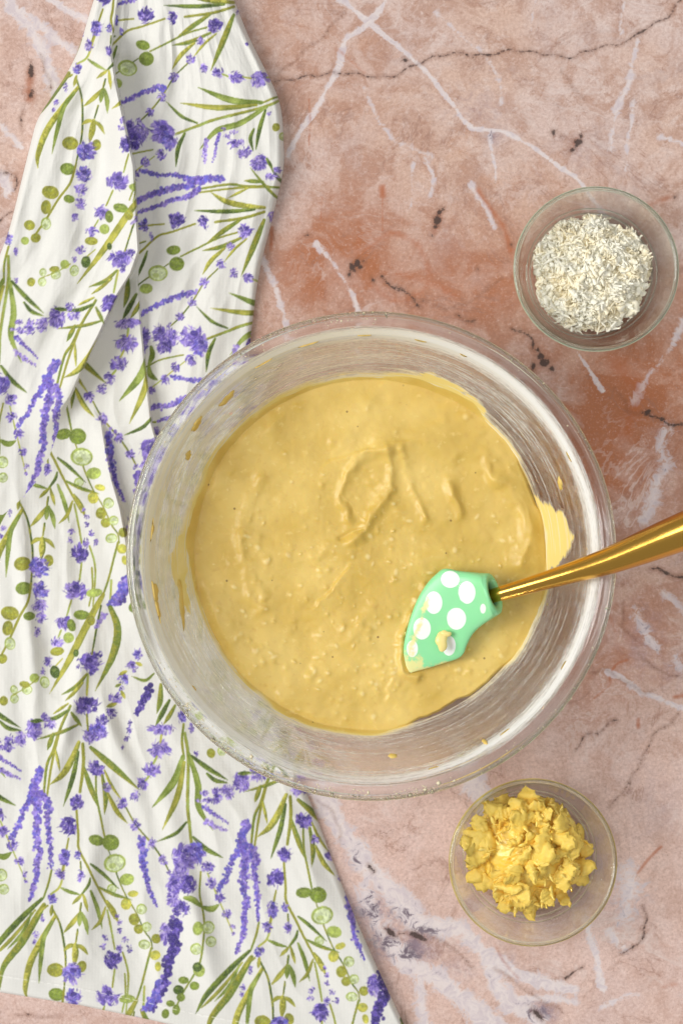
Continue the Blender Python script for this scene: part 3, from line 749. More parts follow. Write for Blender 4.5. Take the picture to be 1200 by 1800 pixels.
    h = h * np.sqrt(np.clip(1 - (1 - np.clip(db / 5, 0, 1)) ** 2, 0, 1)) + .1
    # stitched hem: a slight groove
    stitch = np.exp(-((db - 30) / 1.6) ** 2) * (X < 720)
    h = h - .35 * stitch
    z = h / 1000
    # flattened under the glass bowl
    k = S * (1 - z / D)
    r = np.hypot((X - 600) * k - BC[0], (900 - Y) * k - BC[1])
    z = np.minimum(z, np.maximum(out_z(r) - .0012, .0004))
    Vx = np.stack([(X - 600) * S * (1 - z / D), (900 - Y) * S * (1 - z / D), z], -1).reshape(-1, 3)
    sx, sy = X - CX0, Y - CY0
    c1, c2, c3 = sample(C1, sx, sy), sample(C2, sx, sy), sample(C3, sx, sy)
    p2 = (inP2 & (yy < 905))[..., None]; p3 = inP3[..., None]
    col = np.where(p2, c2, np.where(p3, c3, c1))
    thread = (np.exp(-((db - 30) / 1.0) ** 2) * (np.sin(X / 2.2) > -.3) * .55)[..., None]
    col = col * (1 - thread) + np.array([252, 250, 244.0]) * thread
    rgb = lin(col.reshape(-1, 3))
    rgba = np.concatenate([rgb, np.ones((len(rgb), 1))], 1)
    m = NT("printed_cotton")
    co = m.obj()
    c = m.attr("print", "Color")
    w = m.noise(co, 1400, 2, .6)
    c = m.mix(m.map(w, .35, .7, .10, 0), c, (.62, .60, .55, 1))
    m.p(Base_Color=c, Roughness=.85, Specular_IOR_Level=.15, Sheen_Weight=.12, Subsurface_Weight=.0)
    wx = m.n("ShaderNodeTexWave", wave_type='BANDS', bands_direction='X'); wx.inputs["Scale"].default_value = 420; wx.inputs["Distortion"].default_value = 1.5
    wy = m.n("ShaderNodeTexWave", wave_type='BANDS', bands_direction='Y'); wy.inputs["Scale"].default_value = 420; wy.inputs["Distortion"].default_value = 1.5
    m.set(wx.inputs["Vector"], co); m.set(wy.inputs["Vector"], co)
    m.bump(m.math('ADD', m.math('ADD', wx.outputs["Fac"], wy.outputs["Fac"]), m.noise(co, 300, 3)), .16, .0004)
    o = mesh_np("tea_towel", Vx, grid_faces(ny, nx)[:, ::-1], m.m, attrs={"print": rgba})
    tag(o, "white cotton tea towel printed with purple lavender and green leaves, crumpled beside the glass bowl", "towel")


build_towel()


# ================================================================== GLASS
def glass(name, edge, solid, col=(.998, .999, .997, 1)):
    """clear tableware: thin panes that pass light straight on and turn greenish at the edges, mixed with refracting glass"""
    m = NT(name)
    m.p(Base_Color=col, Roughness=0.0, IOR=1.46, Transmission_Weight=1.0)
    lw = m.n("ShaderNodeLayerWeight"); lw.inputs[0].default_value = .5
    tint = m.mix(m.map(lw.outputs["Facing"], .80, .98), (.992, .995, .993, 1), edge)
    tr = m.n("ShaderNodeBsdfTransparent"); m.set(tr.inputs[0], tint)
    gl = m.n("ShaderNodeBsdfGlossy"); gl.inputs["Roughness"].default_value = .03
    thin = m.n("ShaderNodeMixShader")
    m.set(thin.inputs[0], m.math('ADD', m.math('MULTIPLY', m.math('POWER', lw.outputs["Facing"], 5.0), .32), .03))
    m.t.links.new(tr.outputs[0], thin.inputs[1]); m.t.links.new(gl.outputs[0], thin.inputs[2])
    mx = m.n("ShaderNodeMixShader"); mx.inputs[0].default_value = solid
    m.t.links.new(thin.outputs[0], mx.inputs[1]); m.t.links.new(m.b.outputs[0], mx.inputs[2]); m.t.links.new(mx.outputs[0], m.out.inputs[0])
    return m.m


G_BIG = glass("clear_glass", (.74, .79, .74, 1), .45)
G_COC = glass("green_tinted_glass", (.42, .66, .54, 1), .25, (.98, .998, .99, 1))
G_PIN = glass("pale_glass", (.58, .68, .44, 1), .25, (.992, .998, .98, 1))

def bead(name, R, z, rr, rz, mat, parent, seg=160, wob=0.0):
    """thick rounded ring of glass"""
    a = np.linspace(0, 2 * math.pi, seg, endpoint=False); b = np.linspace(0, 2 * math.pi, 14, endpoint=False)
    Rw = R * (1 + wob * np.sin(3 * a + 1) + wob * .6 * np.sin(7 * a))
    V = np.stack([(Rw[:, None] + rr * np.cos(b)) * np.cos(a)[:, None], (Rw[:, None] + rr * np.cos(b)) * np.sin(a)[:, None], z + rz * np.sin(b)[None, :] + 0 * a[:, None]], -1)
    i, j = np.meshgrid(np.arange(seg), np.arange(14), indexing='ij')
    F = np.stack([i * 14 + j, ((i + 1) % seg) * 14 + j, ((i + 1) % seg) * 14 + (j + 1) % 14, i * 14 + (j + 1) % 14], -1).reshape(-1, 4)
    return mesh_np(name, V.reshape(-1, 3), F, mat, parent, solid=True)


def rim_glass(name, col):
    m = NT(name)
    m.p(Base_Color=col, Roughness=0.0, IOR=1.45, Transmission_Weight=1.0)
    return m.m


R_BIG = rim_glass("rim_glass", (.95, .97, .94, 1))
R_COC = rim_glass("green_rim_glass", (.80, .94, .87, 1))
R_PIN = rim_glass("yellowish_rim_glass", (.90, .95, .80, 1))
mixing = empty("mixing_bowl", (BC[0], BC[1], 0))
tag(mixing, "large clear glass mixing bowl full of yellow batter", "bowl")
prof = [(0.0, 0.0005), (0.03, .0004)] + B_OUT + low([(0.1136, .0940), (0.1165, .0952), (0.1190, .0975), (0.1198, .1005), (0.1185, .1030), (0.1160, .1036), (0.1128, .1020)]) + B_IN[::-1]
V, F = spin(prof, 220, 110)
V[:, 0][np.abs(V[:, 0]) < 1e-9] = 0
mesh_np("glass_body", V, F, G_BIG, mixing, solid=True)
bead("rim", .1202, .0850, .0016, .0017, R_BIG, mixing, 240)
bead("lip", .1136, .0835, .0007, .0008, R_BIG, mixing, 240)

# ================================================================== BATTER
ZB = 0.0465
OUTLINE = [(640, 660), (700, 657), (745, 665), (790, 685), (832, 706), (855, 738), (880, 762), (905, 800), (925, 842), (940, 880), (952, 905), (960, 940), (962, 975), (962, 1000), (959, 1045), (944, 1090),
           (911, 1149), (877, 1183), (836, 1216), (788, 1243), (744, 1262), (700, 1282), (650, 1293), (600, 1289), (560, 1281), (510, 1263), (470, 1233), (430, 1200), (400, 1160), (370, 1110), (350, 1060), (338, 1015), (331, 985),
           (326, 960), (328, 930), (336, 900), (350, 860), (370, 812), (402, 766), (440, 735), (482, 705), (540, 680), (595, 665)]


def seg_field(X, Y, pts, sig):
    P = crom(pts, len(pts) * 6)
    d = np.full(X.shape, 1e3)
    for i in range(len(P) - 1):
        a, b = P[i], P[i + 1]; ab = b - a
        t = np.clip(((X - a[0]) * ab[0] + (Y - a[1]) * ab[1]) / max((ab ** 2).sum(), 1e-9), 0, 1)
        d = np.minimum(d, np.hypot(X - a[0] - t * ab[0], Y - a[1] - t * ab[1]))
    return np.exp(-(d / sig) ** 2)


def side_field(X, Y, pts, sig, reach):
    """step that is high on the left of the line and falls away over reach px"""
    P = crom(pts, len(pts) * 6)
    d = np.full(X.shape, 1e3); sg = np.zeros(X.shape); uu = np.zeros(X.shape)
    for i in range(len(P) - 1):
        a, b = P[i], P[i + 1]; ab = b - a
        t = np.clip(((X - a[0]) * ab[0] + (Y - a[1]) * ab[1]) / max((ab ** 2).sum(), 1e-9), 0, 1)
        q = np.hypot(X - a[0] - t * ab[0], Y - a[1] - t * ab[1])
        m = q < d
        d = np.where(m, q, d)
        uu = np.where(m, (i + t) / (len(P) - 1), uu)
        sg = np.where(m, np.sign(ab[0] * (Y - a[1]) - ab[1] * (X - a[0])), sg)
    s = d * sg
    return np.where(s < 0, np.exp(-(-s / reach)), np.exp(-(s / sig) ** 2)) * sstep(0, .3, uu) * sstep(1, .7, uu)


def build_batter():
    ol = crom(OUTLINE + [OUTLINE[0]], 700)
    c0 = (650.0, 973.0)
    # outline in bowl-centred metres, on the wall or the level
    pts = []
    for px, py in ol:
        z = ZB
        for _ in range(6):
            x, y, _z = W(px, py, z)
            r = math.hypot(x - BC[0], y - BC[1])
            z = max(ZB, float(in_z(r)))
        pts.append((math.atan2(y - BC[1], x - BC[0]), r))
    pts = np.array(sorted(pts))
    nt, nr = 620, 200
    th = np.linspace(-math.pi, math.pi, nt, endpoint=False)
    Rr = np.interp(th, np.r_[pts[-1, 0] - 2 * math.pi, pts[:, 0], pts[0, 0] + 2 * math.pi], np.r_[pts[-1, 1], pts[:, 1], pts[0, 1]])
    jit = rng.normal(0, 1, 63); jit2 = rng.normal(0, 1, 156)
    Rr = Rr + .00045 * np.interp(np.linspace(0, 62, nt, endpoint=False), np.arange(63), np.r_[jit[:62], jit[0]]) + .0002 * np.interp(np.linspace(0, 155, nt, endpoint=False), np.arange(156), np.r_[jit2[:155], jit2[0]])
    f = np.linspace(0, 1, nr) ** .85
    Rm = f[:, None] * Rr[None, :]
    x = BC[0] + Rm * np.cos(th); y = BC[1] + Rm * np.sin(th)
    kk = S * (1 - ZB / D)
    PX, PY = x / kk + 600, 900 - y / kk
    h = np.zeros(PX.shape)
    pale = np.zeros(PX.shape)
    P0X, P0Y = PX, PY
    PX = PX + 6 * sample(vnoise((760, 760), (38, 38), 41), PX - 300, PY - 600) + 2.5 * sample(vnoise((760, 760), (13, 13), 42), PX - 300, PY - 600)
    PY = PY + 6 * sample(vnoise((760, 760), (38, 38), 43), PX - 300, PY - 600) + 2.5 * sample(vnoise((760, 760), (13, 13), 44), PX - 300, PY - 600)
    amp = np.clip(.85 + .75 * sample(vnoise((760, 760), (45, 45), 45), PX - 300, PY - 600), .15, 1.6)
    # swirls: (points, sigma px, height mm)
    for p, sg, hh in [([(673, 787), (633, 803), (607, 840), (597, 873), (607, 900), (613, 917)], 7, 1.6), ([(677, 797), (687, 827), (680, 863), (663, 893), (640, 930), (623, 950)], 9, 2.3),
                      ([(703, 793), (720, 823), (727, 857), (737, 890), (743, 912)], 7, 1.5), ([(457, 837), (443, 877), (427, 920), (423, 957), (427, 993), (443, 1043), (463, 1070)], 9, 1.3),
                      ([(790, 850), (800, 880), (806, 905)], 8, 1.5), ([(879, 842), (897, 878), (916, 910), (922, 952), (916, 990)], 11, 2.0), ([(440, 990), (450, 1020), (470, 1050)], 8, 1.0),
                      ([(560, 980), (590, 960), (625, 945)], 10, 1.0), ([(720, 1000), (760, 985), (800, 985)], 14, 1.0), ([(370, 1060), (400, 1120), (440, 1170), (500, 1225)], 16, 1.4), ([(560, 690), (620, 710), (650, 712)], 8, .7),
                      ([(620, 1130), (640, 1090), (650, 1060)], 12, 1.0), ([(840, 760), (830, 790), (800, 800)], 12, .8), ([(380, 860), (420, 800), (480, 750)], 18, .9), ([(850, 800), (865, 830), (876, 850)], 8, 1.3)]:
        h += hh * amp * (.75 * seg_field(PX, PY, p, sg) + .45 * seg_field(PX, PY, p, sg * 2.4))
    for p, sg, reach, hh in [([(793, 770), (700, 782), (657, 792), (613, 805), (577, 817), (550, 840)], 4, 40, 1.1), ([(625, 975), (613, 1003), (587, 1037), (560, 1067), (527, 1083)], 4, 45, 1.5),
                             ([(925, 880), (930, 920), (925, 960), (905, 1000)], 5, 30, 1.2), ([(560, 700), (500, 730), (450, 780)], 6, 40, .6), ([(700, 1180), (690, 1210), (680, 1240)], 5, 40, 1.0)]:
        h += hh * side_field(PX, PY, p, sg, reach)
    for p, sg, hh in [([(635, 930), (612, 938), (600, 945)], 4, -1.2), ([(722, 1080), (710, 1115), (705, 1150), (714, 1178), (735, 1188)], 7, 2.0), ([(745, 1030), (728, 1060)], 6, 1.2)]:
        h += hh * seg_field(PX, PY, p, sg)
    PX, PY = P0X, P0Y
    # lumps
    r2 = np.random.default_rng(5)
    for i in range(330):
        a = r2.uniform(0, 2 * math.pi); q = math.sqrt(r2.uniform(0, 1)) * 305
        bx, by = 650 + q * math.cos(a), 973 + q * math.sin(a)
        if r2.random() > .45 + .55 * (by > 930):
            continue
        sg = min(r2.lognormal(1.25, .35), 8.5); hh = sg * r2.uniform(.05, .12) * (1.25 if by > 1000 else .9)
        m = (np.abs(PX - bx) < 3 * sg) & (np.abs(PY - by) < 3 * sg)
        e = r2.uniform(.7, 1.4); g_ = np.exp(-((PX[m] - bx) ** 2 * e + (PY[m] - by) ** 2 / e) / (sg * sg))
        h[m] += hh * g_
        pale[m] = np.maximum(pale[m], g_ * r2.uniform(.1, 1.0))
    for i in range(95):
        bx, by = r2.uniform(390, 920), r2.uniform(900, 1280)
        if math.hypot(bx - 650, by - 973) > 295: continue
        sg = r2.uniform(2.5, 7.0); ea = r2.uniform(0, 3.14); el = r2.uniform(1, 2.2); hq = r2.uniform(.25, .75)
        m = (np.abs(PX - bx) < 3 * sg) & (np.abs(PY - by) < 3 * sg)
        qx = (PX[m] - bx) * math.cos(ea) + (PY[m] - by) * math.sin(ea); qy = -(PX[m] - bx) * math.sin(ea) + (PY[m] - by) * math.cos(ea)
        g_ = np.exp(-(qx ** 2 / el + qy ** 2 * el) / (sg * sg))
        h[m] += hq * g_; pale[m] = np.maximum(pale[m], g_)
    gx, gy = PX - 300, PY - 600
    for cell, am, sd in ((80, 1.0, 31), (34, .55, 32), (15, .26, 34), (7, .10, 33)):
        h += am * sample(vnoise((760, 760), (cell, cell), sd), gx, gy)
    rim = sstep(1.0, .93, f)[:, None]
    z = ZB + h * rim / 1000 * .95 - .0006 * (1 - rim)
    wall = in_z(Rm) + .0007 + .0016 * np.clip((Rr[None, :] - Rm) / .012, 0, 1) * (1 + .5 * sample(vnoise((760, 760), (16, 16), 77), gx, gy))
    t = np.maximum(z, wall)
    z = t
    edge_drop = sstep(.985, 1.0, f)[:, None]
    z = z * (1 - edge_drop) + (in_z(Rm) + .00025) * edge_drop
    z = np.maximum(z, in_z(Rm) + .0002)
    Vt = np.stack([Rm * np.cos(th), Rm * np.sin(th), z], -1)
    # underside follows the glass
    nb = 40
    fb = np.linspace(1, 0, nb + 1)[1:]
    Rb = fb[:, None] * Rr[None, :]
    Vb = np.stack([Rb * np.cos(th), Rb * np.sin(th), in_z(Rb) + .00022], -1)
    V = np.concatenate([Vt, Vb], 0)
    F = grid_faces(V.shape[0], nt, True)
    V = V.reshape(-1, 3)
    m = NT("banana_batter")
    co = m.obj()
    n1, n2, n3 = m.noise(co, 30, 3), m.noise(co, 220, 4, .6), m.noise(co, 900, 2)
    c = m.mix(m.map(n1, .3, .7), L4(215, 181, 88), L4(233, 202, 114))
    c = m.mix(m.map(n2, .58, .74, 0, .5), c, L4(242, 216, 140))
    c = m.mix(m.map(m.attr('pale'), .35, 1.0, 0, .65), c, L4(246, 224, 158))
    c = m.mix(m.map(n2, .42, .26, 0, .35), c, L4(206, 164, 80))
    vo = m.n("ShaderNodeTexVoronoi"); vo.inputs["Scale"].default_value = 95; m.set(vo.inputs["Vector"], co)
    spk = m.math('MULTIPLY', m.map(vo.outputs["Distance"], .035, .075, 1, 0), m.map(m.noise(co, 60, 1), .50, .54))
    c = m.mix(m.math('MULTIPLY', spk, .75), c, L4(120, 84, 40))
    m.p(Base_Color=c, Roughness=m.map(n2, .3, .7, .30, .44), Specular_IOR_Level=.38, Subsurface_Weight=.25, Subsurface_Radius=(.9, .55, .2), Subsurface_Scale=.002)
    m.bump(m.math('ADD', m.math('MULTIPLY', n2, 1.0), m.math('MULTIPLY', n3, .12)), .17, .0012)
    root = empty("cake_batter", (BC[0], BC[1], 0.0))
    tag(root, "lumpy yellow cake batter with swirl marks inside the large glass bowl", "batter")
    global EDGE
    EDGE = (th, Rr)
    mesh_np("batter_mass", V, F, m.m, root, attrs=dict(pale=np.concatenate([pale.ravel(), np.zeros(nb * nt)])), solid=True)
    return root, m.m


batter, M_BATTER = build_batter()


def wall_patch(cx, cy, lx, ly, rot, name, mat, parent, seed, thick=.0011):
    """a dried smear stuck on the inside wall of the mixing bowl: ragged lens following the glass"""
    r = random.Random(seed)
    n = 26
    ring = []
    ph = [r.uniform(0, 6) for _ in range(3)]
    for lev, (s, t) in enumerate(((1, 0.02), (.86, .7), (.5, 1.0), (0.02, 1.05))):
        for i in range(n):
            a = 2 * math.pi * i / n
            q = s * (1 + .22 * math.sin(2 * a + ph[0]) + .14 * math.sin(5 * a + ph[1]) + .08 * math.sin(9 * a + ph[2]))
            dx, dy = lx * q * math.cos(a), ly * q * math.sin(a)
            px = cx + dx * math.cos(rot) - dy * math.sin(rot); py = cy + dx * math.sin(rot) + dy * math.cos(rot)
            z = .075
            for _ in range(8):
                x, y, _z = W(px, py, z)
                rad = min(math.hypot(x - BC[0], y - BC[1]), .1106)
                z = float(in_z(rad))
            ang = math.atan2(y - BC[1], x - BC[0])
            rad -= thick * t + .0002
            ring.append((rad * math.cos(ang), rad * math.sin(ang), z + .0002 + thick * .6 * t))
    return mesh_np(name, np.array(ring), grid_faces(4, n, True), mat, parent)


for k, a in enumerate([(262, 932, 7, 22, .05), (268, 1040, 8, 22, -.15), (276, 1075, 4, 20, -.1), (318, 1060, 4, 40, -.12), (765, 1364, 11, 4, -.1), (852, 1305, 5, 4, .4), (320, 1225, 5, 6, .3), (455, 622, 18, 6, -.6), (640, 572, 12, 4, 0), (742, 585, 9, 5, .2),
                       (398, 700, 16, 5, -.8), (345, 745, 14, 5, -.9), (1003, 800, 4, 9, -.5), (985, 850, 3, 12, -.3), (900, 1305, 10, 4, -.5), (1025, 1190, 6, 10, .5), (540, 600, 16, 4, -.3), (330, 800, 4, 9, .5), (690, 1330, 9, 3, .1), (830, 590, 8, 3, .4)]):
    wall_patch(*a, "smear", M_BATTER, batter, 50 + k, .0008)


def build_film():
    """thin streaked film of flour and batter on the inside wall, plus haze that lightens the shaded lower right"""
    nt, nv = 900, 90
    th = np.linspace(-math.pi, math.pi, nt, endpoint=False)
    r = np.linspace(.0890, .1150, nv)
    _lip = np.array(low([(.1128, .1020), (.1145, .1034)]))
    prof_r = np.r_[_bi[:, 0], _lip[:, 0]]; prof_z = np.r_[_bi[:, 1], _lip[:, 1]]
    z = np.interp(r, prof_r, prof_z)
    rr = r - .00035
    V = np.stack([rr[:, None] * np.cos(th), rr[:, None] * np.sin(th), np.repeat(z[:, None] + .0001, nt, 1)], -1)
    f = ((r - r[0]) / (r[-1] - r[0]))[:, None]
    A = th[None, :]
    def lobe(a0, w): return np.exp(-(np.angle(np.exp(1j * (A - a0))) / w) ** 2)
    topb = np.exp(-((f - .86) / .10) ** 2)
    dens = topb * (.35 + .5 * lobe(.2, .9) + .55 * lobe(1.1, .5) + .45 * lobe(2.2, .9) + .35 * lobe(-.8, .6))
    dens = dens + .34 * lobe(2.6, 1.0) * np.exp(-((f - .55) / .3) ** 2) + .30 * lobe(.9, .5) * np.exp(-((f - .5) / .22) ** 2) + .28
    dens = dens + .30 * lobe(math.pi, 1.1) + .34 * lobe(-2.5, .7) + .12 * lobe(1.8, .6) + .16 * lobe(-.8, .6) * np.exp(-(f / .45) ** 2)  # last lobe is extra whitish film, lightening the wall in the batter's shadow
    yel = np.clip(.5 * lobe(2.9, .9) + .2 * lobe(1.7, .6), 0, 1) * np.ones_like(f)
    edge = np.interp(th, EDGE[0], EDGE[1], period=2 * math.pi)[None, :]
    above = r[:, None] - edge
    ring = np.where(above > -.002, np.exp(-np.clip(above, 0, 1) / .0016), 0) * (.75 + .5 * lobe(1.2, 1.0))
    k_ = S * (1 - (z + .0001) / D)
    FX = (V[..., 0] + BC[0]) / k_[:, None] + 600; FY = 900 - (V[..., 1] + BC[1]) / k_[:, None]
    FX = FX + 6 * vnoise(FX.shape, (9, 14), 61) + 3 * vnoise(FX.shape, (2, 4), 62); FY = FY + 6 * vnoise(FX.shape, (9, 14), 63) + 3 * vnoise(FX.shape, (2, 4), 64)
    def inpoly(poly, soft):
        d_ = np.full(FX.shape, 1e3); ins = np.zeros(FX.shape, bool)
        for a_, b_ in zip(poly, poly[1:] + poly[:1]):
            ex, ey = b_[0] - a_[0], b_[1] - a_[1]
            t_ = np.clip(((FX - a_[0]) * ex + (FY - a_[1]) * ey) / (ex * ex + ey * ey), 0, 1)
            d_ = np.minimum(d_, np.hypot(FX - a_[0] - t_ * ex, FY - a_[1] - t_ * ey))
            if ey: ins ^= ((a_[1] > FY) != (b_[1] > FY)) & (FX < ex * (FY - a_[1]) / ey + a_[0])
        return np.clip(.5 + np.where(ins, d_, -d_) / soft, 0, 1)
    splat = np.maximum(inpoly([(935, 870), (960, 892), (972, 902), (986, 893), (1000, 930), (1006, 950), (990, 982), (965, 1002), (950, 1010)], 7), inpoly([(335, 935), (316, 945), (302, 985), (306, 1012), (318, 1040), (330, 1075), (326, 1035), (322, 1008), (334, 990)], 6))
    splat = np.maximum(splat, .8 * inpoly([(735, 660), (760, 668), (800, 690), (835, 705), (850, 722), (830, 700), (790, 675), (760, 660)], 6))
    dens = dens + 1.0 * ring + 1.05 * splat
    yel = np.clip(yel + 1.2 * ring + 2 * splat, 0, 1.3)
    u = np.repeat(A, nv, 0)
    m = NT("flour_film")
    cmb = m.n("ShaderNodeCombineXYZ")
    m.set(cmb.inputs[0], m.math('MULTIPLY', m.attr("ca"), 2.6)); m.set(cmb.inputs[1], m.math('MULTIPLY', m.attr("sa"), 2.6)); m.set(cmb.inputs[2], m.math('MULTIPLY', m.attr("fv"), 34.0))
    st = m.noise(cmb.outputs[0], 1.0, 5, .62, .3)
    cmb2 = m.n("ShaderNodeCombineXYZ")
    m.set(cmb2.inputs[0], m.math('MULTIPLY', m.attr("ca"), 26.0)); m.set(cmb2.inputs[1], m.math('MULTIPLY', m.attr("sa"), 26.0)); m.set(cmb2.inputs[2], m.math('MULTIPLY', m.attr("fv"), 60.0))
    st2 = m.noise(cmb2.outputs[0], 1.0, 4, .7)
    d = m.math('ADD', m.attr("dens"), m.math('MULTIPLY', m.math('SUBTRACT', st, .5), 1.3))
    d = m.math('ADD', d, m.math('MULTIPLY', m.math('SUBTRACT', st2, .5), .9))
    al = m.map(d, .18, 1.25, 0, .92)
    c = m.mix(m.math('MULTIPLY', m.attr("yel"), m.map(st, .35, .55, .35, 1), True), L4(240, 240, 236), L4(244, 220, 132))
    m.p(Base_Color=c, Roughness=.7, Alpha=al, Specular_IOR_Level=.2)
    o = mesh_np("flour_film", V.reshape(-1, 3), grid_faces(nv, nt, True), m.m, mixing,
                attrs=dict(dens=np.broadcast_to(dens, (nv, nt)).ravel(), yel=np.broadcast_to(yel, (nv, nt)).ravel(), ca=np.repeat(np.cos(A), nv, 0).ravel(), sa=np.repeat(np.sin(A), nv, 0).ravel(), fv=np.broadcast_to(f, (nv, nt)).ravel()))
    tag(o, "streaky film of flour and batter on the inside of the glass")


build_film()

M_CRUMB = NT("dry_flour").p(Base_Color=L4(240, 228, 196), Roughness=.8).m


def crumbs():
    """dry flour crumbs caught on the rim"""
    Vs, Fs = [], []
    r = random.Random(3)
    oct_ = np.array([(1, 0, 0), (-1, 0, 0), (0, 1, 0), (0, -1, 0), (0, 0, 1), (0, 0, -1.0)])
    of = np.array([(0, 2, 4), (2, 1, 4), (1, 3, 4), (3, 0, 4), (2, 0, 5), (1, 2, 5), (3, 1, 5), (0, 3, 5)])
    for i in range(420):
        a = r.choice([r.uniform(-2.6, -.9), r.uniform(-2.6, -1.2), r.uniform(-2.5, -1.3), r.uniform(1.5, 2.5), r.uniform(0, 6.28)])
        rad = r.choice([r.gauss(.1201, .0006), r.gauss(.1177, .0012)])
        zz = .0864 - max(0, abs(rad - .1175) - .0008) * .7
        s = r.uniform(.0002, .0006) * (2.0 if r.random() < .06 else 1)
        k = oct_ * s * np.array([[r.uniform(.6, 1.4), r.uniform(.6, 1.4), r.uniform(.5, .9)]]) + np.array([rad * math.cos(a), rad * math.sin(a), zz + s * .2])
        Fs.append(of + len(Vs) * 6); Vs.append(k)
    o = mesh_np("flour_crumbs", np.concatenate(Vs), np.concatenate(Fs), M_CRUMB, mixing)
    tag(o, "dry flour crumbs stuck along the glass rim", None, "stuff")


crumbs()


# ================================================================== SPATULA
def build_spatula():
    root = empty("spatula", W(866, 1046, .064))
    tag(root, "mint green silicone spatula with white dots and a gold handle resting in the batter", "spatula")
    org = np.array(root.location)
    # section pairs (upper edge px, lower edge px), thickness mm, mid height mm
    sec = [((853, 1008), (875, 1081), 17.5, 65.0), ((846, 1007.5), (870, 1084), 18.5, 63.8), ((832, 1006), (862, 1089), 17.0, 61.8), ((808, 1003.5), (851, 1096), 14.0, 59.2), ((781, 999.5), (838, 1106), 11.5, 57.0), ((765, 1010), (828, 1118), 9.5, 55.4),
           ((750, 1026), (820, 1134), 8.0, 54.0), ((734, 1052), (814, 1149), 7.0, 52.6), ((720, 1088), (803, 1158), 6.0, 51.2), ((711, 1124), (776, 1167), 5.0, 50.0), ((709, 1148), (750, 1175), 4.2, 49.0), ((713, 1170), (731, 1180), 3.4, 48.4), ((718, 1180), (722, 1183), 2.2, 48.2)]
    A = np.array([[a[0], a[1], b[0], b[1], t, z] for a, b, t, z in sec])
    n = 90
    A = crom(A, n)
    m = 96
    ang = np.linspace(0, 2 * math.pi, m, endpoint=False)
    V = np.zeros((n, m, 3)); PXY = np.zeros((n, m, 2))
    for i in range(n):
        x0, y0, x1, y1, t, z = A[i]
        cx, cy_ = (x0 + x1) / 2, (y0 + y1) / 2
        hx, hy = (x1 - x0) / 2, (y1 - y0) / 2
        e = 2.0 + 1.2 * min(1, i / 25)
        ca, sa = np.cos(ang), np.sin(ang)
        u = np.sign(ca) * np.abs(ca) ** (2 / e); w = np.sign(sa) * np.abs(sa) ** (2 / e)
        zz = (z + w * t / 2) / 1000
        px, py = cx + hx * u, cy_ + hy * u
        sh = -.45 * w * t / 2 / .3 * max(0, 1 - i / 22) ** 1.5          # collar end leans back towards the handle
        px, py = px + sh * .95, py - sh * .32
        k = S * (1 - (z / 1000) / D)
        V[i, :, 0] = (px - 600) * k; V[i, :, 1] = (900 - py) * k; V[i, :, 2] = zz
        PXY[i, :, 0] = px; PXY[i, :, 1] = py
    # collar lip and socket: rings going back into the collar end
    c0 = V[0].mean(0)
    ax = np.array(W(1105, 966, .104)) - np.array(W(862, 1049, .064)); ax /= np.linalg.norm(ax)
    rings = []
    for s, d in ((.965, .0012), (.86, .0016), (.62, .0010), (.58, -.004), (.50, -.010)):
        rings.append(c0 + (V[0] - c0) * s + ax * d)
    inner = np.stack(rings[::-1], 0)
    VV = np.concatenate([inner, V], 0)
    P2 = np.concatenate([np.repeat(PXY[:1], 5, 0), PXY], 0)
    spots = [(790, 1018, 16, 15), (819, 1041, 15, 20), (761.5, 1059, 15, 20), (801, 1087, 17, 19.5), (741, 1104.5, 15.5, 19.5), (788, 1134.5, 12, 18), (724, 1140, 10, 15), (847, 1069, 5, 9)]
    sp = np.full(P2.shape[:2], -9.)
    for x, y, a, b in spots:
        sp = np.maximum(sp, (1 - np.hypot((P2[..., 0] - x) / a, (P2[..., 1] - y) / b)) * min(a, b))
    top = VV[..., 2] > np.concatenate([np.full(5, 99.), A[:, 5] / 1000])[:, None]
    sp = np.where(top, sp, -9)
    sock = np.zeros(P2.shape[:2]); sock[:2] = 1
    tip = np.maximum(1.15 - np.hypot((P2[..., 0] - 722) / 30, (P2[..., 1] - 1172) / 34), .75 - np.abs((P2[..., 0] - 718) - (1150 - P2[..., 1]) * .33) / 14 - np.maximum(0, 1060 - P2[..., 1]) / 60)
    tip = np.maximum(tip, .75 - np.abs(P2[..., 1] - (1184 - (P2[..., 0] - 721) * .30)) / 14 - np.maximum(0, P2[..., 0] - 790) / 30)
    mm = NT("mint_silicone")
    c = mm.mix(mm.map(mm.attr("spot"), -.4, .6), L4(150, 230, 168), L4(244, 248, 244))
    wet = mm.math('ADD', mm.attr("tip"), mm.math('MULTIPLY', mm.math('SUBTRACT', mm.noise(mm.obj(), 230, 4, .65), .5), 2.2))
    c = mm.mix(mm.map(wet, .3, .8, 0, .85), c, L4(246, 232, 158))
    c = mm.mix(mm.attr("sock"), c, L4(40, 52, 40))
    mm.p(Base_Color=c, Roughness=.33, Specular_IOR_Level=.4, Subsurface_Weight=.2, Subsurface_Radius=(.4, .9, .5), Subsurface_Scale=.003)
    nn = VV.shape[0]
    mesh_np("head", VV.reshape(-1, 3) - org, grid_faces(nn, m, True), mm.m, root, attrs=dict(spot=sp.ravel(), sock=sock.ravel(), tip=tip.ravel()), solid=True)
    # handle: turned brass-coloured metal, rising over the rim
    p0 = np.array(W(856, 1050, .0625)); p1 = np.array(W(1060, 989, .0962)); p2 = np.array(W(1200, 934, .1200))
    hp = crom([p0, np.array(W(960, 1020, .0792)), p1, np.array(W(1130, 962, .1080)), p2, p2 + (p2 - p1) * 1.15, p2 + (p2 - p1) * 2.1], 90)
    tt = np.linspace(0, 1, 90)
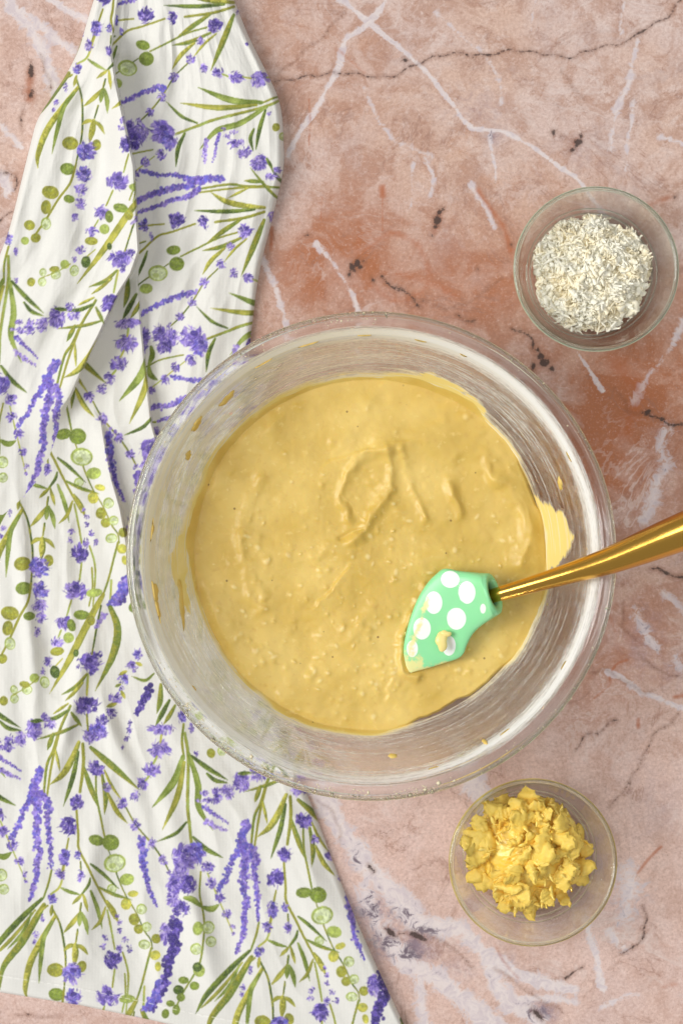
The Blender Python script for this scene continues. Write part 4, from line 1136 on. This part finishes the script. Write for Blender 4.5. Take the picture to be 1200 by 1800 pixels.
    wpx = np.interp(np.hypot(*(hp[:, :2] - hp[0, :2]).T) / S, [0, 30, 90, 150, 215, 260, 300, 355, 430, 520, 600], [12.5, 13, 15.5, 19, 25, 29, 32, 35.5, 38.5, 38, 33])
    rad = wpx * S * (1 - hp[:, 2] / D)
    end = np.clip((1 - tt) / .05, 0, 1)
    rad = rad * np.sqrt(1 - (1 - end) ** 2 + 1e-4)
    T = np.gradient(hp, axis=0); T /= np.linalg.norm(T, axis=1)[:, None]
    up = np.array([0, 0, 1.0])
    Sx = np.cross(T, up); Sx /= np.linalg.norm(Sx, axis=1)[:, None]
    Ux = np.cross(Sx, T)
    ca, sa = np.cos(ang), np.sin(ang)
    H = hp[:, None, :] + rad[:, None, None] * (Sx[:, None, :] * ca[None, :, None] + Ux[:, None, :] * sa[None, :, None])
    g = NT("brushed_gold")
    co = g.obj()
    mp = g.n("ShaderNodeMapping"); g.set(mp.inputs["Vector"], co)
    mp.inputs["Rotation"].default_value = (0, 0, R_(-19)); mp.inputs["Scale"].default_value = (3, 60, 60)
    nz = g.noise(mp.outputs[0], 30, 3)
    g.p(Base_Color=L4(224, 174, 80), Metallic=1.0, Roughness=g.map(nz, .3, .7, .15, .21))
    mesh_np("handle", H.reshape(-1, 3) - org, grid_faces(90, m, True), g.m, root, solid=True)
    return root


spat = build_spatula()


def lump(name, px, py, z, rx, ry, rz, mat, seed, parent):
    r = np.random.default_rng(seed)
    nth, nph = 20, 12
    ph = np.linspace(0, math.pi, nph); th = np.linspace(0, 2 * math.pi, nth, endpoint=False)
    q = 1 + .16 * sum(np.sin(k * th + r.uniform(0, 6))[None, :] * np.sin(ph)[:, None] / k ** .5 for k in (2, 3, 5))
    w = np.array(W(px, py, z))
    V = np.stack([rx * S * q * np.sin(ph)[:, None] * np.cos(th), ry * S * q * np.sin(ph)[:, None] * np.sin(th), rz / 1000 * np.cos(ph)[:, None] * np.ones(nth)], -1).reshape(-1, 3)
    return mesh_np(name, V + w - np.array(parent.location), grid_faces(nph, nth, True), mat, parent, solid=True)


M_DOL = NT('wet_batter').p(Base_Color=L4(250, 230, 146), Roughness=.3).m
lump("batter_dollop", 776, 1127, .0590, 11, 16, 1.5, M_DOL, 84, spat)
lump("batter_dollop", 783, 1114, .0592, 9, 6, 1.2, M_DOL, 81, spat)

# ================================================================== SMALL BOWLS
SB = [(0.0, .0022), (.022, .0022), (.0248, .0012), (.0262, 0), (.0288, 0), (.0306, .0016), (.0335, .0095), (.0366, .0205), (.0392, .0315), (.0407, .0375), (.0415, .0398), (.0417, .0414), (.0411, .0428), (.0405, .0430), (.0399, .0422), (.0391, .0375),
      (.0375, .0300), (.0350, .0195), (.0333, .0125), (.0329, .0104), (.0318, .0090), (.0311, .0076), (.0295, .0068), (.0255, .0062), (0.0, .0058)]


def small_bowl(px, py, R, mat, rmat, label):
    z = .0418
    x, y, _ = W(px, py, z)
    root = empty("prep_bowl", (x, y, 0))
    tag(root, label, "bowl", group="small glass prep bowls")
    k = R * S * (1 - z / D) / .0417
    V, F = spin([(a * k, b) for a, b in SB], 128, 90)
    mesh_np("glass_body", V, F, mat, root, solid=True)
    bead("rim", .0411 * k, .0419, .0012, .0013, rmat, root)
    bead("base_ring", .0318 * k, .0102, .0006, .0007, rmat, root, wob=.003)
    bead("base_ring", .0338 * k, .0150, .0004, .0005, rmat, root, wob=.004)
    return root


small_bowl(1047, 473, 143.5, G_COC, R_COC, "small round glass prep bowl holding shredded coconut")
small_bowl(936, 1516, 146, G_PIN, R_PIN, "small round glass prep bowl holding crushed pineapple")


def shred(r, c, L, wd, yaw, pit, cur, tw, seg=5, taper=.25, thick=.32):
    """one curled, tapering shred of food"""
    t = np.linspace(-.5, .5, seg + 1)
    tk = wd * thick
    ux = np.array([math.cos(yaw) * math.cos(pit), math.sin(yaw) * math.cos(pit), math.sin(pit)])
    vx = np.array([-math.sin(yaw), math.cos(yaw), 0]); wx = np.cross(ux, vx)
    cl = np.array(c)[None] + ux * (t * L)[:, None] + (vx * .5 * cur + wx * cur * .5) * (t * t * L * .9)[:, None]
    tap = (taper + (1 - taper) * np.sin((t + .5) * math.pi * .9 + .15)) * r.uniform(.55, 1.35, seg + 1)
    co, si = np.cos(tw * t), np.sin(tw * t)
    v2 = vx * co[:, None] + wx * si[:, None]; w2 = -vx * si[:, None] + wx * co[:, None]
    h = (wd * tap)[:, None]
    V = np.stack([cl + v2 * h + w2 * tk, cl - v2 * h + w2 * tk, cl - v2 * h - w2 * tk, cl + v2 * h - w2 * tk], 1).reshape(-1, 3)
    F = grid_faces(seg + 1, 4, True)
    caps = np.array([[0, 1, 2, 3], [seg * 4 + 3, seg * 4 + 2, seg * 4 + 1, seg * 4]])
    return V, outward(V - V.mean(0), np.concatenate([F, caps]))


def build_coconut():
    cx, cy0, _ = W(1037, 481, .012)
    bx, by, _ = W(1047, 473, .0418)
    r = np.random.default_rng(9)
    N = 2700
    seg = 5
    Vs, Fs = [], []
    # lumpy core under the shreds
    th = np.linspace(0, 2 * math.pi, 60, endpoint=False); f = np.linspace(0, 1, 24)
    def hgt(q): return .0095 + .0165 * np.sqrt(np.clip(1 - q ** 2.2, 0, 1))
    Rc = .0275
    cz = hgt(f)[:, None] - .0012 + .0012 * r.normal(0, 1, (24, 60))
    cz[-1] = .0085
    core = np.stack([f[:, None] * Rc * np.cos(th), f[:, None] * Rc * np.sin(th), cz], -1).reshape(-1, 3)
    Vs.append(core); Fs.append(grid_faces(24, 60, True)[:, ::-1]); off = len(core)
    for i in range(N):
        q = math.sqrt(r.uniform(0, 1)); a = r.uniform(0, 2 * math.pi)
        rad = .0300 * q * (1 + .05 * math.sin(3 * a + .6) + .06 * math.sin(5 * a) + .05 * math.sin(9 * a + 1)) + (r.normal(0, .0014) if q > .85 else 0)
        z = hgt(min(q, .98)) + r.uniform(-.0026, .0020) + .0016 * math.sin(rad * math.cos(a) * 330 + 1) * math.cos(rad * math.sin(a) * 290)
        L = r.uniform(.0022, .0085); wd = r.uniform(.00035, .0011) if i % 9 else r.uniform(.0011, .0019)
        yaw = r.uniform(0, 2 * math.pi); pit = r.normal(0, .28); cur = r.normal(0, 1.0); tw = r.normal(0, 1.3)
        V, FF = shred(r, (rad * math.cos(a), rad * math.sin(a), z), L, wd, yaw, pit, cur, tw, taper=.65, thick=.2)
        # keep inside the bowl
        d = np.hypot(V[:, 0] + cx - bx, V[:, 1] + cy0 - by)
        lim = np.interp(V[:, 2], [.007, .0195, .03, .042], [.0282, .0326, .0352, .037])
        k = np.minimum(1, lim / np.maximum(d, 1e-6))
        V[:, 0] = (V[:, 0] + cx - bx) * k + bx - cx; V[:, 1] = (V[:, 1] + cy0 - by) * k + by - cy0
        V[:, 2] = np.maximum(V[:, 2], .0084)
        Fs.append(FF + off); Vs.append(V); off += len(V)
    m = NT("shredded_coconut")
    co = m.obj()
    n1 = m.noise(co, 110, 2); n2 = m.noise(co, 900, 2)
    c = m.mix(m.map(n1, .4, .65), L4(255, 252, 236), L4(255, 245, 214))
    m.p(Base_Color=c, Roughness=.5, Specular_IOR_Level=.3, Subsurface_Weight=0)
    o = mesh_np("shredded_coconut", np.concatenate(Vs), np.concatenate(Fs), m.m, None, smooth=True)
    o.location = (cx, cy0, 0)
    tag(o, "mound of fluffy cream-white shredded coconut in a small glass bowl", "coconut", "stuff")


build_coconut()


def build_pineapple():
    poly = np.array([(829, 1466), (850, 1430), (880, 1406), (910, 1398), (940, 1397), (988, 1412), (1024, 1427), (1036, 1484), (1030, 1508), (1018, 1530), (1006, 1562), (964, 1587), (940, 1590), (937, 1605), (901, 1618), (879, 1601), (878, 1576), (859, 1560), (834, 1575), (824, 1544), (820, 1502)], float)

    def inside(x, y):
        c = False
        j = len(poly) - 1
        for i in range(len(poly)):
            if (poly[i, 1] > y) != (poly[j, 1] > y) and x < (poly[j, 0] - poly[i, 0]) * (y - poly[i, 1]) / (poly[j, 1] - poly[i, 1]) + poly[i, 0]:
                c = not c
            j = i
        return c
    bx, by, _ = W(936, 1516, .0418)
    root = empty("crushed_pineapple", (bx, by, .0068))
    tag(root, "juicy yellow crushed pineapple heaped in a small glass bowl", "pineapple")
    m = NT("pineapple_flesh")
    co = m.obj()
    n0 = m.noise(co, 70, 2)
    mp = m.n("ShaderNodeMapping"); m.set(mp.inputs["Vector"], co); mp.inputs["Scale"].default_value = (90, 700, 500)
    n1 = m.noise(mp.outputs[0], 1.0, 3, .6)
    c = m.mix(m.map(n0, .35, .65), L4(255, 228, 118), L4(255, 210, 78))
    c = m.mix(m.map(n1, .5, .75, 0, .5), c, L4(255, 236, 150))
    m.p(Base_Color=c, Roughness=.22, Specular_IOR_Level=.5)
    m.bump(n1, .4, .0006)
    meshes = []
    r = np.random.default_rng(21)
    nu, nvv = 26, 18
    for k in range(10):
        # torn fibrous flake: bent slab with frayed long ends
        u = np.linspace(0, 2 * math.pi, nu, endpoint=False)
        rows = np.linspace(-1, 1, nvv)
        sm = lambda q: (np.roll(q, 1) + q + np.roll(q, -1)) / 3
        fray = sm(sm(r.uniform(-.4, .4, nu))) + r.uniform(-.05, .05, nu); fray2 = sm(sm(r.uniform(-.4, .4, nu))) + r.uniform(-.05, .05, nu)
        V = []
        wob = r.normal(0, .12, (nvv, 3))
        for i, t in enumerate(rows):
            s = max(1 - abs(t) ** 2.8, .0) ** .5
            e = np.where(t > 0, fray, fray2) * abs(t) ** 1.5
            x = t * (1 + e) + .0 * u
            rib = 1 + .10 * np.sin(3 * u + k + t) + .07 * np.sin(8 * u + 2 * k + 2 * t)
            y = s * np.cos(u) * rib * (.72 + .2 * math.sin(k + 2 * t)) + wob[i, 1]
            z = s * np.sin(u) * rib * (.42 + .1 * math.cos(2 * k + t)) + .35 * t * t * math.sin(k * 2.1) + .25 * y * math.cos(k * 1.3) * t + wob[i, 2] * .6
            V.append(np.stack([x, y, z], -1))
        V = np.concatenate(V)
        F = grid_faces(nvv, nu, True)
        me_o = mesh_np("chunk", V, F, m.m, solid=True)
        meshes.append(me_o.data)
        bpy.data.objects.remove(me_o)
    # soft pulp under the flakes
    pc = np.array([925., 1492.]); nth = 72
    ang = np.linspace(0, 2 * math.pi, nth, endpoint=False); fr_ = np.linspace(0, 1, 22)
    reach = np.zeros(nth)
    for i_, a_ in enumerate(ang):
        q_ = 4.0
        while q_ < 150 and inside(pc[0] + q_ * math.cos(a_), pc[1] + q_ * math.sin(a_)): q_ += 2
        reach[i_] = q_ - 8
    pv = []
    for f_i in fr_:
        for i_, a_ in enumerate(ang):
            x_, y_ = pc[0] + reach[i_] * f_i * math.cos(a_), pc[1] + reach[i_] * f_i * math.sin(a_)
            z_ = .0090 + .0215 * max(0, 1 - (f_i * reach[i_] / 135) ** 2) * (1 - f_i ** 6) + r.normal(0, .0007)
            w_ = np.array(W(x_, y_, z_)) - np.array([bx, by, 0])
            d_ = math.hypot(w_[0], w_[1]); l_m = float(np.interp(z_, [.007, .0195, .03, .042], [.027, .0325, .0350, .037]))
            if d_ > l_m: w_[:2] *= l_m / d_
            pv.append((w_[0], w_[1], max(z_, .0082) - .0068))
    mesh_np("pulp", np.array(pv), grid_faces(22, nth, True), m.m, root)
    n = 0
    tries = 0
    placed = []
    while n < 130 and tries < 6000:
        tries += 1
        x, y = r.uniform(812, 1042), r.uniform(1390, 1625)
        if not inside(x, y):
            continue
        dmin = np.hypot(poly[:, 0] - x, poly[:, 1] - y).min()
        if dmin < 6: continue
        lay = r.integers(0, 3)
        if any(abs(p[0] - x) < 9 and abs(p[1] - y) < 9 and p[2] == lay for p in placed):
            continue
        cen = math.hypot(x - 925, y - 1490)
        top = .0225 * max(0, 1 - (cen / 150) ** 2)
        z = .0115 + (lay / 2) * top
        if lay == 2 and cen > 95: continue
        wx, wy, _ = W(x, y, z)
        L = r.uniform(.0048, .0085) * (1.2 if lay == 0 else 1)
        # stay inside the glass
        d = math.hypot(wx - bx, wy - by)
        lim = float(np.interp(z, [.007, .0195, .03, .042], [.0265, .0320, .0350, .037])) - L * .55
        if d > lim:
            wx, wy = bx + (wx - bx) * lim / d, by + (wy - by) * lim / d
        o = bpy.data.objects.new("chunk", meshes[int(r.integers(0, len(meshes)))])
        COL.objects.link(o)
        o.parent = root
        o.location = (wx - bx, wy - by, z - .0068)
        o.rotation_euler = (r.normal(0, .55), r.normal(0, .45), r.uniform(0, 6.28))
        o.scale = (L * 1.1, L * r.uniform(.6, .9), L * r.uniform(.6, .95))
        placed.append((x, y, lay)); n += 1
    # torn fibres over the pulp
    Vs, Fs, off = [], [], 0
    while len(Vs) < 80:
        x, y = r.uniform(815, 1042), r.uniform(1392, 1622)
        if not inside(x, y): continue
        cen = math.hypot(x - 925, y - 1490)
        z = .0135 + .0225 * max(0, 1 - (cen / 150) ** 2) * r.uniform(.55, 1.08)
        wx, wy, _ = W(x, y, z)
        d = math.hypot(wx - bx, wy - by); lim = float(np.interp(z, [.007, .0195, .03, .042], [.025, .0300, .0330, .035]))
        if d > lim: continue
        yaw = math.atan2(y - 1490, x - 925) * -1 + r.normal(0, .9)
        V, F = shred(r, (wx - bx, wy - by, z - .0068), r.uniform(.003, .0075), r.uniform(.0005, .0012), yaw, r.normal(0, .35), r.normal(0, .9), r.normal(0, .6))
        Vs.append(V); Fs.append(F + off); off += len(V)
    tag(mesh_np("pulp_fibres", np.concatenate(Vs), np.concatenate(Fs), m.m, root), "frayed yellow fibres over the pineapple", None, "stuff")


build_pineapple()
